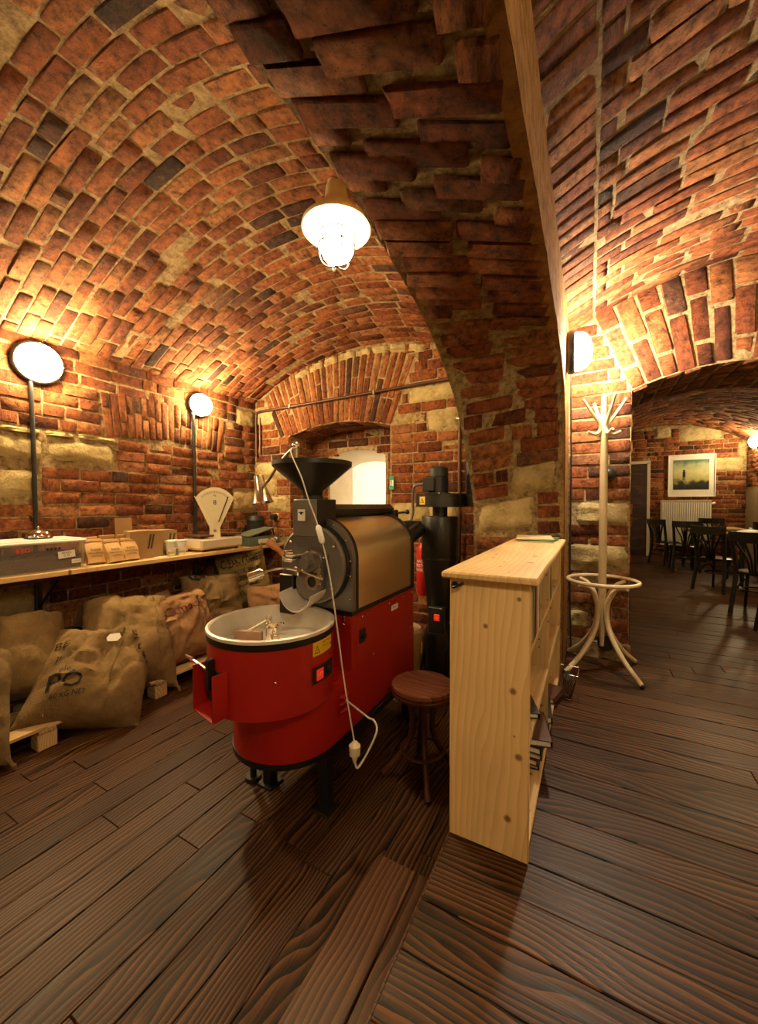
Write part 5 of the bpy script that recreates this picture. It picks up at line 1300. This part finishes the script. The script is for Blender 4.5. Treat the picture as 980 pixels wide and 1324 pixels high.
mb.add([f(x, y) for x, y in ((-.022, -.018), (.022, -.018), (0, .022), (-.014, -.013), (.014, -.013), (0, .012))], [(0, 1, 4, 3), (1, 2, 5, 4), (2, 0, 3, 5)]); mb.text('!', 0.024, lambda x, y: f(x, y-.012)); mb.build('warning_print', INK, wl_)
MB().lathe([(0.0, 0.0), (0.14, 0.0), (0.14, 0.30), (0.09, 0.42), (0.0, 0.42)], (KX, KY, -1.38), 28).build('chaff_bin', BLKM, cy)
sb = MB().box((KX+.035, KY-.16, -0.90), (0.12, 0.06, 0.2), None, 0.006).build('control_box', BLKP, cy)
MB().box((KX+.045, KY-.192, -0.875), (0.045, 0.012, 0.05), None, 0.003).build('red_switch', SWRED, sb)
MB().text('OI', 0.022, lambda x, y: (KX+.045+x, KY-.1985, -0.883+y)).build('switch_mark', WHITL, sb)
for a in (45, 135, 225, 315): MB().tube([(KX+.12*cos(radians(a)), KY+.12*sin(radians(a)), -1.1), (KX+.2*cos(radians(a)), KY+.2*sin(radians(a)), ZL)], 0.014, 8).build('leg', BLKM, cy)
MB().tube([(KX-.15, KY-.02, -0.20), (KX-.24, KY-.08, -0.19), (KX-.29, KY-.15, -0.2)], 0.055, 18).build('inlet_pipe', BLKM, cy)

# fire extinguisher on the back wall
EX, EY = -1.37, 3.42
t = empty('fire_extinguisher', (EX, EY, -0.85), 'red fire extinguisher with white lettering behind the black cyclone', 'fire extinguisher')
MB().lathe([(0.0, 0.0), (0.07, 0.0), (0.078, 0.02), (0.078, 0.42), (0.05, 0.49), (0.02, 0.50), (0.0, 0.50)], (EX, EY, -0.86), 28).build('cylinder', REDX, t)
MB().cyl((EX, EY, -0.36), (EX, EY, -0.31), 0.022, n=12).box((EX, EY-.03, -0.30), (0.025, 0.12, 0.02), None, 0.004).build('valve', BLKP, t)
MB().tube(spline([(EX, EY-.05, -0.33), (EX+.08, EY-.08, -0.45), (EX+.085, EY-.06, -0.7)], 6), 0.01, 8).build('hose', BLKP, t)
MB().text('HASICI\nPRISTROJ\nPRASKOVY', 0.04, lambda x, y: (EX+.0795*cos(-pi/2+x/.0795), EY+.0795*sin(-pi/2+x/.0795), -0.55+y)).build('lettering', WHITL, t)
MB().box((EX, YB-.06, -0.5), (0.05, 0.12, 0.04)).build('bracket', BLKM, t)

# beige bin behind the roaster
t = empty('waste_bin', (-1.22, 2.86, ZL), 'beige lidded bin between the roaster and the cyclone', 'bin')
MB().lathe([(0.0, 0.0), (0.10, 0.0), (0.125, 0.52), (0.0, 0.52)], (-1.24, 2.70, ZL), 24).build('body', BEIGE, t)
MB().lathe([(0.135, 0.515), (0.138, 0.535), (0.12, 0.555), (0.0, 0.56)], (-1.24, 2.70, ZL), 24).build('lid', BEIGE, t)

# pipes on the back wall, exit sign
t = empty('wall_pipe', (-2.5, YB-.03, 1.1), 'brown pipe crossing the back wall above the niche', 'pipe')
MB().tube(spline([(-3.71, YB-.035, 0.60), (-3.71, YB-.035, 0.85), (-3.71, YB-.035, 1.10), (-3.66, YB-.035, 1.15), (-3.4, YB-.035, 1.155), (-2.4, YB-.035, 1.17), (-1.05, YB-.035, 1.19)], 6), 0.016, 10).build('pipe', COPPER, t)
MB().tube([(-3.65, YB-.03, 0.62), (-3.65, YB-.03, 1.08)], 0.012, 8).build('lower_leg', COPPER, t)
for xx in (-3.15, -2.0): MB().box((xx, YB-.03, 1.163+.006*(xx+3)), (0.022, 0.06, 0.05), None, 0.004).build('clip', FLEX, t)
t = empty('wall_pipe', (-1.08, YB-.03, 0.4), 'upright brown pipe on the back wall beside the black duct', 'pipe')
MB().tube([(-1.08, YB-.035, 0.94), (-1.08, YB-.035, -0.5)], 0.017, 10).build('pipe', COPPER, t)
MB().box((-1.08, YB-.03, 0.80), (0.07, 0.05, 0.022), None, 0.004).build('clip', FLEX, t)
t = empty('exit_sign', (-1.80, YB-.02, 0.2), 'small green escape sign with a white figure beside the niche', 'sign')
MB().box((-1.80, YB-.022, 0.215), (0.055, 0.012, 0.14), None, 0.002).build('plate', SIGNG, t)
mb = MB(); yy = YB-.0295
mb.box((-1.787, yy, 0.215), (0.018, 0.002, 0.06)); mb.ball((-1.81, yy, 0.238), 0.007, 10, 6, (1, .2, 1)); mb.tube([(-1.81, yy, 0.228), (-1.808, yy, 0.208), (-1.82, yy, 0.19)], 0.004, 6); mb.tube([(-1.808, yy, 0.208), (-1.80, yy, 0.192)], 0.004, 6); mb.tube([(-1.82, yy, 0.215), (-1.81, yy, 0.224), (-1.8, yy, 0.214)], 0.003, 6)
mb.build('pictogram', WHITL, t)

# ================================================================== STOOL
QX, QY = -0.80, 1.97; QZ = -0.985
t = empty('swivel_stool', (QX, QY, ZL), 'round dark bentwood swivel stool behind the bookshelf', 'stool')
MB().lathe([(0.0, -0.008), (0.12, -0.006), (0.155, 0.0), (0.168, -0.004), (0.172, -0.02), (0.165, -0.034), (0.12, -0.036), (0, -0.036)], (QX, QY, QZ), 40).build('seat', STOOLW, t)
MB().lathe([(0.166, -0.034), (0.172, -0.04), (0.166, -0.055), (0.15, -0.052), (0.15, -0.036)], (QX, QY, QZ), 40).build('seat_ring', STOOLD, t)
MB().cyl((QX, QY, QZ-.04), (QX, QY, QZ-.36), 0.016, n=14).cyl((QX, QY, QZ-.05), (QX, QY, QZ-.07), 0.07, n=18).build('screw_spindle', BLKM, t)
for a in (30, 120, 210, 300):
    d = Vector((cos(radians(a)), sin(radians(a)), 0)); c = Vector((QX, QY, 0))
    MB().tube(spline([c+d*.075+Vector((0, 0, QZ-.06)), c+d*.055+Vector((0, 0, QZ-.2)), c+d*.07+Vector((0, 0, QZ-.31)), c+d*.14+Vector((0, 0, QZ-.42)), c+d*.215+Vector((0, 0, ZL+.012))], 6), 0.0165, 10).build('leg', STOOLD, t)
MB().tube([(QX+.115*cos(a*pi/16), QY+.115*sin(a*pi/16), QZ-.37) for a in range(32)], 0.011, 8, closed=True).build('foot_ring', STOOLD, t)

# ================================================================== BOOKSHELF
B0, B1, BY0, BY1 = -0.44, -0.168, 1.342, 2.86
BT = -0.238
t = empty('bookshelf', ((B0+B1)/2, (BY0+BY1)/2, ZU), 'open pine bookshelf standing at the edge of the raised floor', 'bookshelf')
def panel(name, c, L, Wd, th, M3, mat=PINE, b=0.003):
    mb = MB().box((0, 0, 0), (L, Wd, th), None, b); o = mb.build(name, mat, t)
    m = M3.to_4x4(); m.translation = Vector(c)+Vector((0, 0, ZO))-WL[t]; o.matrix_local = m
    return o
VERT = Matrix(((0, 1, 0), (0, 0, 1), (1, 0, 0)))          # length up, width along x, thickness along y
FLAT = Matrix(((0, 1, 0), (1, 0, 0), (0, 0, -1)))         # length along y, width along x
BACKM = Matrix(((0, 0, 1), (0, 1, 0), (1, 0, 0))) if False else Matrix(((0, 0, 1), (1, 0, 0), (0, 1, 0)))
# front side panel of five glued staves
nst = 5; ws_ = (B1-B0)/nst
panel('side_panel', ((B0+B1)/2, BY0+.011, (ZU+BT-.024)/2), BT-.024-ZU, B1-B0, 0.022, VERT)
panel('side_panel', ((B0+B1)/2, BY1-.011, (ZU+BT-.024)/2), BT-.024-ZU, B1-B0, 0.022, VERT)
panel('divider', ((B0+B1)/2, 2.09, (ZU+BT-.024)/2), BT-.03-ZU, B1-B0-.012, 0.02, VERT)
panel('top_board', ((B0+B1)/2+.004, (BY0+BY1)/2-.012, BT-.012), BY1-BY0+.05, B1-B0+.05, 0.025, FLAT, b=0.006)
panel('back_panel', (B0+.006, (BY0+BY1)/2, (ZU+BT)/2-.012), BY1-BY0-.05, BT-ZU-.04, 0.008, BACKM)
shz = [-1.165, -0.815, -0.505]
for z in shz:
    for a, b in ((BY0+.022, 2.08), (2.10, BY1-.022)): panel('shelf_board', ((B0+B1)/2+.004, (a+b)/2, z-.01), b-a, B1-B0-.016, 0.02, FLAT)
MB().box(((B0+B1)/2, BY0+.012, ZU+.012), (B1-B0-.02, 0.012, 0.024)).build('plinth', PINE, t)
hk = MB().tube(spline([(B0+.018, BY0-.002, BT-.05), (B0+.02, BY0-.025, BT-.055), (B0+.045, BY0-.028, BT-.045), (B0+.055, BY0-.02, BT-.038)], 5), 0.005, 8).cyl((B0+.018, BY0, BT-.05), (B0+.018, BY0-.006, BT-.05), 0.011, n=12).build('coat_hook', BLKM, t)
mb = MB()
for k in range(4): mb.cyl((B1-.05, 2.0795, -0.72+.04*k), (B1-.05, 2.081, -0.72+.04*k), 0.004, n=8)
mb.build('pin_hole', BLKP, t)

def book(name, c, d, col, label, cat='book', group='books in the pine bookshelf', yaw=0, tilt=0, spine=(1, 0, 0), title=None):
    """d = depth x, thickness y, height z for a standing book whose spine faces +x"""
    R = rot('Z', yaw) @ rot('X', tilt)
    t = empty(name, c, label, cat, group); C0 = Vector(c)
    X, Y, Z = d; q = lambda x, y, z: C0+R @ Vector((x, y, z))
    mb = MB(); th = 0.003
    for sy in (-1, 1): mb.box(q(0, sy*(Y/2-th/2), Z/2), (X, th, Z), R)
    mb.box(q(X/2-th/2, 0, Z/2), (th, Y, Z), R)
    mb.build('cover', BK[col], t)
    MB().box(q(-0.004, 0, Z/2), (X-.012, Y-2*th-.0004, Z-.01), R).build('pages', PAPER, t)
    if title: MB().text(title, min(Y*.55, .02), lambda x, y: q(X/2+.0008, y, Z*.5+x)).build('spine_title', BK['white' if col in ('black', 'green', 'maroon', 'brown', 'orange') else 'black'], t)
    return t
zb = shz[2]+.0005
xb = B1-0.105
yy = 1.50
for d, col, lab, ti in (((0.17, 0.02, 0.215), 'cream', 'pale slim book first in the top compartment of the bookshelf', None),
                    ((0.20, 0.055, 0.235), 'black', 'thick black binder on the top bookshelf compartment', None),
                    ((0.18, 0.03, 0.22), 'orange', 'orange book beside the thick black binder', 'KAVA'),
                    ((0.17, 0.025, 0.21), 'cream', 'cream book between the orange and white spines', 'ATLAS'),
                    ((0.18, 0.035, 0.22), 'white', 'white book left of the green spine', 'COFFEE'),
                    ((0.18, 0.03, 0.225), 'grey', 'grey book next to the white spine', None)):
    book('book', (B1-.008-d[0]/2, yy+d[1]/2, zb), d, col, lab, title=ti); yy += d[1]+.003
yy = 2.115
for d, col, lab, ti in (((0.17, 0.03, 0.21), 'white', 'white book standing first beyond the middle divider', 'ESPRESSO'), ((0.18, 0.025, 0.22), 'orange', 'red-orange book beyond the middle divider of the bookshelf', None), ((0.18, 0.04, 0.225), 'green', 'green book on the top compartment at the far end', 'ARABICA'), ((0.17, 0.03, 0.215), 'maroon', 'maroon book on the top compartment after the green spine', None)):
    book('book', (B1-.008-d[0]/2, yy+d[1]/2, zb), d, col, lab, title=ti); yy += d[1]+.003
# lying books on the lowest shelf
def flat(name, c, d, col, label, yaw=0, rx=0, group='books in the pine bookshelf'):
    t = empty(name, c, label, 'book', group); C0 = Vector(c); R = rot('Z', yaw) @ rot('X', rx)
    X, Y, Z = d; q = lambda x, y, z: C0+R @ Vector((x, y, z)); mb = MB(); th = 0.003
    for sz in (0, 1): mb.box(q(0, 0, th/2+sz*(Z-th)), (X, Y, th), R)
    mb.box(q(X/2-th/2, 0, Z/2), (th, Y, Z), R); mb.build('cover', BK[col], t)
    MB().box(q(-.003, 0, Z/2), (X-.01, Y-.012, Z-2*th-.0004), R).build('pages', PAPER, t)
zz = shz[0]+.0005
for i, (col, d, yw, lab) in enumerate((('black', (0.16, 0.22, 0.022), 3, 'lowest black book of the lying stack on the bottom shelf'), ('brown', (0.17, 0.23, 0.026), -4, 'second book from below in the stack on the bottom shelf'), ('maroon', (0.17, 0.23, 0.028), 2, 'maroon book in the middle of the lying stack'), ('black', (0.18, 0.24, 0.03), -3, 'black book under the topmost book of the stack'), ('brown', (0.19, 0.25, 0.03), 14, 'brown book lying askew on top of the stack'))):
    flat('book', (B1-.10+0.004*i, 1.90, zz), d, col, lab, yw); zz += d[2]+.0008
flat('book', (B1-.10, 2.32, shz[0]+.0005), (0.18, 0.25, 0.035), 'black', 'black book lying beyond the divider on the bottom shelf', 8)
flat('book', (B1-.08, 2.55, shz[0]+.0005), (0.2, 0.2, 0.03), 'brown', 'brown album at the far end of the bottom shelf', -12)
flat('book', (B1-.085, 1.62, shz[1]+.0005), (0.14, 0.18, 0.022), 'black', 'black notebook on the middle shelf of the bookshelf', 20)
# papers on top of the bookshelf
for i, (dx, dy, yw, col, lab) in enumerate(((0.0, 0.0, 4, 'white', 'white magazine lying on the far end of the bookshelf top'), (0.012, 0.01, -5, 'green', 'green-edged magazine on top of the white one'), (-.01, 0.0, 8, 'cream', 'cream brochure topmost on the bookshelf'))):
    prop(MB().box(((B0+B1)/2+dx, 2.68+dy, BT+.0045+.0082*i), (0.215, 0.29, 0.0075), rot('Z', yw), 0.001).build('magazine', BK[col]), lab, 'magazine', 'magazines on the bookshelf')
t = empty('basket', (-0.02, 2.80, ZU), 'wire basket with dark cloth leaning at the far bookshelf end', 'basket')
mb = MB()
for k in range(9): mb.tube([(-.155+.006*k, 2.60, ZU+.02+.0*k), (-.155+.012*k, 2.60, ZU+.16)], 0.002, 6)
mb.tube([(-.155, 2.60, ZU+.16), (-.05, 2.60, ZU+.16), (-.05, 2.75, ZU+.16), (-.155, 2.75, ZU+.16)], 0.003, 6, closed=True).tube([(-.155, 2.60, ZU+.01), (-.09, 2.60, ZU+.01), (-.09, 2.75, ZU+.01), (-.155, 2.75, ZU+.01)], 0.003, 6, closed=True)
for k in range(9): mb.tube([(-.09, 2.60+.018*k, ZU+.01), (-.05, 2.60+.018*k, ZU+.16)], 0.002, 6)
mb.build('wire_frame', STEEL, t)
MB().box((-.11, 2.675, ZU+.075), (0.055, 0.12, 0.13), None, 0.02).build('dark_cloth', BLKP, t)

# ================================================================== COAT RACK
KRX, KRY = 0.085, 3.225
t = empty('coat_rack', (KRX, KRY, ZU), 'cream bentwood coat rack in front of the brick pillar', 'coat rack')
MB().tube([(KRX, KRY, -1.03), (KRX, KRY, -0.7), (KRX, KRY, 0.0), (KRX, KRY, 0.66), (KRX, KRY, 0.765)], [0.014, 0.026, 0.027, 0.022, 0.019], 14).ball((KRX, KRY, 0.765), 0.02, 12, 6).build('pole', BENT, t)
for a in (45, 135, 225, 315):
    d = Vector((cos(radians(a)), sin(radians(a)), 0)); c = Vector((KRX, KRY, 0))
    lg = MB().tube(spline([c+d*.205+Vector((0, 0, -0.575)), c+d*.12+Vector((0, 0, -0.60)), c+d*.055+Vector((0, 0, -0.69)), c+d*.04+Vector((0, 0, -0.80)), c+d*.075+Vector((0, 0, -0.93)), c+d*.18+Vector((0, 0, -1.07)), c+d*.318+Vector((0, 0, ZU+.016))], 6), [0.014]*8+[0.018]*22+[0.0165]*7, 10).build('leg', BENT, t)
    MB().ball(c+d*.318+Vector((0, 0, ZU+.016)), 0.017, 10, 6).build('foot_tip', BLKM, lg)
MB().tube([(KRX+.225*cos(k*pi/20), KRY+.225*sin(k*pi/20), -0.555) for k in range(40)], 0.0135, 8, closed=True).build('umbrella_ring', BENT, t)
for a in (10, 100, 190, 280):
    d = Vector((cos(radians(a+15)), sin(radians(a+15)), 0)); c = Vector((KRX, KRY, 0))
    MB().tube(spline([c+d*.15+Vector((0, 0, 0.755)), c+d*.09+Vector((0, 0, 0.66)), c+d*.035+Vector((0, 0, 0.58)), c+d*.028+Vector((0, 0, 0.53)), c+d*.06+Vector((0, 0, 0.50)), c+d*.115+Vector((0, 0, 0.52))], 6), [0.010]*5+[0.0125]*20+[0.011]*6, 8).build('hook_arm', BENT, t)
# black fittings on the pillar
t = empty('wall_phone', (0.125, 3.47, 0.2), 'round black fitting on the pillar behind the coat rack', 'fitting')
MB().ball((0.13, 3.47, 0.23), 0.045, 16, 10, (1, 0.7, 1)).build('dome', BLKP, t)
MB().cyl((0.13, 3.50, 0.215), (0.13, 3.455, 0.215), 0.028, n=14).build('base', BLKP, t)
t = empty('vent_cap', (0.12, 3.46, -1.09), 'black round cap low on the pillar behind the coat rack', 'cap')
MB().cyl((0.118, 3.51, -1.07), (0.118, 3.425, -1.07), 0.052, n=22).build('cap_disc', BLKP, t)
MB().lathe([(0.05, 0.0), (0.058, 0.0), (0.058, 0.008), (0.05, 0.008)], (0.118, 3.43, -1.07), 22, RYf).build('rim', BLKM, t)
prop(MB().tube(spline([(XC+.035, 3.26, 1.02), (XC+.033, 3.32, 0.8), (XC+.035, 3.40, 0.5), (XC+.037, 3.44, 0.1), (XC+.035, 3.44, -0.4), (XC+.04, 3.43, -0.9), (XC+.05, 3.42, -1.16)], 8), 0.006, 8).build('lamp_cable', BLKP), 'black cable running down the pier edge from the oval lamp', 'cable')

# ================================================================== DINING ROOM
t = empty('framed_picture', (1.98, YF-.02, 0.15), 'white framed landscape picture with a lone figure on the far wall', 'picture')
PX0, PX1, PZ0, PZ1 = 1.55, 2.39, 0.16, 1.10
pcx, pcz = (PX0+PX1)/2, (PZ0+PZ1)/2
fr = MB()
for sx in (-1, 1): fr.box((pcx+sx*(PX1-PX0-.02)/2, YF-.03, pcz), (0.02, 0.04, PZ1-PZ0), None, 0.003)
for sz in (-1, 1): fr.box((pcx, YF-.03, pcz+sz*(PZ1-PZ0-.02)/2), (PX1-PX0-.04, 0.04, 0.02), None, 0.003)
fr.build('frame', ENAMW, t)
mt_ = MB().box((pcx, YF-.02, pcz), (PX1-PX0-.03, 0.02, PZ1-PZ0-.03)).build('mat_board', RADW, t)
pm_, nt, b_ = nmat('landscape_print'); L = nt.links
tc = N(nt, 'ShaderNodeTexCoord'); sp_ = N(nt, 'ShaderNodeSeparateXYZ'); L.new(tc.outputs['Object'], sp_.inputs[0])
nz1 = N(nt, 'ShaderNodeTexNoise', i_Scale=7.0, i_Detail=5.0); L.new(tc.outputs['Object'], nz1.inputs['Vector'])
ad = N(nt, 'ShaderNodeMath', operation='MULTIPLY_ADD', i_1=0.35); L.new(nz1.outputs['Fac'], ad.inputs[0]); L.new(sp_.outputs['Z'], ad.inputs[2])
mr = N(nt, 'ShaderNodeMapRange'); mr.inputs[1].default_value = -0.12; mr.inputs[2].default_value = 0.48; L.new(ad.outputs[0], mr.inputs[0])
r_ = ramp(nt, [(0.0, (0.01, 0.01, 0.006)), (0.18, (0.03, 0.03, 0.015)), (0.32, (0.42, 0.38, 0.13)), (0.6, (0.55, 0.55, 0.28)), (0.8, (0.38, 0.44, 0.25)), (1.0, (0.10, 0.16, 0.11))]); L.new(mr.outputs[0], r_.inputs[0]); L.new(r_.outputs[0], b_.inputs['Base Color']); b_.inputs['Roughness'].default_value = 0.4
im = MB().box((pcx-.005, YF-.033, pcz+.02), (0.63, 0.004, 0.66)).build('print', pm_, mt_)
MB().ball((pcx-.13, YF-.036, pcz+.11), 0.022, 10, 6, (1, .1, 1)).box((pcx-.13, YF-.036, pcz+.03), (0.05, 0.002, 0.12)).box((pcx-.145, YF-.036, pcz-.06), (0.015, 0.002, 0.1)).box((pcx-.118, YF-.036, pcz-.06), (0.015, 0.002, 0.1)).build('figure', INK, mt_)

t = empty('radiator', (1.86, YF-.08, -0.95), 'white panel radiator below the framed picture', 'radiator')
mb = MB().box((1.86, YF-.10, -0.44), (0.90, 0.05, 1.0), None, 0.008); mb.build('panel', RADW, t)
for k in range(22): MB().box((1.45+k*0.0395, YF-.13, -0.44), (0.022, 0.014, 0.94), None, 0.006).build('rib', RADW, t)
MB().box((1.86, YF-.08, 0.065), (0.90, 0.12, 0.02), None, 0.004).build('top_grille', RADW, t)
MB().cyl((2.33, YF-.08, 0.0), (2.38, YF-.08, 0.02), 0.03, n=12).build('valve', ENAMW, t)
for xx in (1.55, 2.15): MB().box((xx, YF-.05, -0.8), (0.04, 0.1, 0.06)).build('wall_bracket', RADW, t)

def table(cx_, cy_, sx, sy, label):
    t = empty('dining_table', (cx_, cy_, ZU), label, 'table', 'dining tables in the far room')
    MB().box((cx_, cy_, ZU+.735), (sx, sy, 0.03), None, 0.005).build('tabletop', TABLEW, t)
    MB().box((cx_, cy_, ZU+.69), (sx-.12, sy-.12, 0.06)).build('apron', CHAIRB, t)
    for ax in (-1, 1):
        for ay in (-1, 1): MB().tube([(cx_+ax*(sx/2-.07), cy_+ay*(sy/2-.07), ZU), (cx_+ax*(sx/2-.08), cy_+ay*(sy/2-.08), ZU+.71)], [0.02, 0.028], 8).build('leg', CHAIRB, t)
table(2.05, 9.55, 0.85, 0.8, 'far wooden dining table by the radiator')
table(2.32, 7.75, 0.9, 0.85, 'nearer wooden dining table at the right edge')
for (cx_, cy_, lab) in ((1.72, 9.30, 'small white cup on the far dining table'), ):
    t = empty('cup', (cx_, cy_, ZU+.75), lab, 'cup')
    MB().lathe([(0.0, 0.0), (0.05, 0.0), (0.06, 0.01), (0.0, 0.012)], (cx_, cy_, ZU+.75), 16).build('saucer', ENAMW, t)
    MB().lathe([(0.0, 0.012), (0.03, 0.012), (0.045, 0.09), (0.04, 0.09), (0.0, 0.02)], (cx_, cy_, ZU+.75), 16).build('cup_bowl', ENAMW, t)
t = empty('lidded_bowl', (2.0, 7.45, ZU+.75), 'shallow white lidded bowl on the nearer dining table', 'bowl')
MB().lathe([(0.0, 0.0), (0.07, 0.0), (0.15, 0.045), (0.0, 0.045)], (2.05, 7.5, ZU+.75), 24).build('bowl', ENAMW, t)
MB().lathe([(0.155, 0.046), (0.10, 0.07), (0.02, 0.08), (0.015, 0.10), (0.0, 0.105)], (2.05, 7.5, ZU+.75), 24).build('lid', ENAMW, t)

def make_chair():
    t = empty('dining_chair', (0, 0, ZU), 'x', 'chair', 'black bentwood chairs in the far room')
    z = ZU
    MB().lathe([(0.0, 0.455), (0.19, 0.455), (0.205, 0.445), (0.20, 0.425), (0.0, 0.42)], (0, 0, z), 24).build('seat', CHAIRB, t)
    for sx in (-1, 1):
        MB().tube([(sx*.15, .15, z+.43), (sx*.18, .19, z)], [0.019, 0.014], 8).build('leg', CHAIRB, t)
        MB().tube(spline([(sx*.19, -.23, z), (sx*.165, -.175, z+.43), (sx*.175, -.20, z+.65), (sx*.195, -.245, z+.86)], 5), 0.022, 8).build('leg', CHAIRB, t)
        MB().tube(spline([(sx*.16, -.15, z+.27), (sx*.13, 0.0, z+.36), (sx*.155, .14, z+.27)], 5), 0.010, 6).build('stretcher', CHAIRB, t)
    def rail(u, v, o): a = (u-.5)*2; return (a*.215, -.245-.035*(1-a*a)+o, z+.80+(.10+.015*(1-a*a))*v-.02*(1-a*a))
    mb = MB().grid(lambda u, v: rail(u, v, -.011), 10, 2).grid(lambda u, v: rail(u, v, .011), 10, 2, True)
    for e in (0, 1): mb.grid(lambda u, v: rail(u, e, -.011+.022*v), 10, 1).grid(lambda u, v: rail(e, u, -.011+.022*v), 2, 1)
    mb.build('top_rail', CHAIRB, t)
    for k in range(5):
        a = (k-2)*0.062
        MB().tube(spline([(a*.35, -.18, z+.45), (a*.55, -.195, z+.60), (a*1.15, -.235, z+.76), (a*1.45, -.255, z+.86)], 4), 0.021, 6, flat=0.5).build('back_slat', CHAIRB, t)
    MB().tube([(.17*cos(k*pi/12), .17*sin(k*pi/12), z+.25) for k in range(24)], 0.009, 6, closed=True).build('foot_ring', CHAIRB, t)
    return t
chair = make_chair()
spots = [(1.36, 9.55, -55, 'black fan-back chair at the corner of the radiator, turned sideways'), (1.50, 8.78, 0, 'black fan-back chair seen from behind before the radiator'), (1.58, 6.95, -43, 'black fan-back chair pulled out before the nearer table'), (1.66, 5.72, -30, 'tall-looking black chair partly cut by the right picture edge'), (1.62, 4.78, 20, 'nearest black dining chair, mostly outside the right edge'), (2.25, 10.25, 180, 'black chair on the far side of the far table'), (2.62, 8.45, 180, 'black chair on the far side of the nearer table')]
for i, (cx_, cy_, rz_, lab) in enumerate(spots):
    if i == 0: o = chair; o.location = (cx_, cy_, ZU+ZO); o.rotation_euler = (0, 0, radians(rz_))
    else: o = copy_tree(chair, (cx_, cy_, ZU+ZO), radians(rz_))
    o['label'] = lab
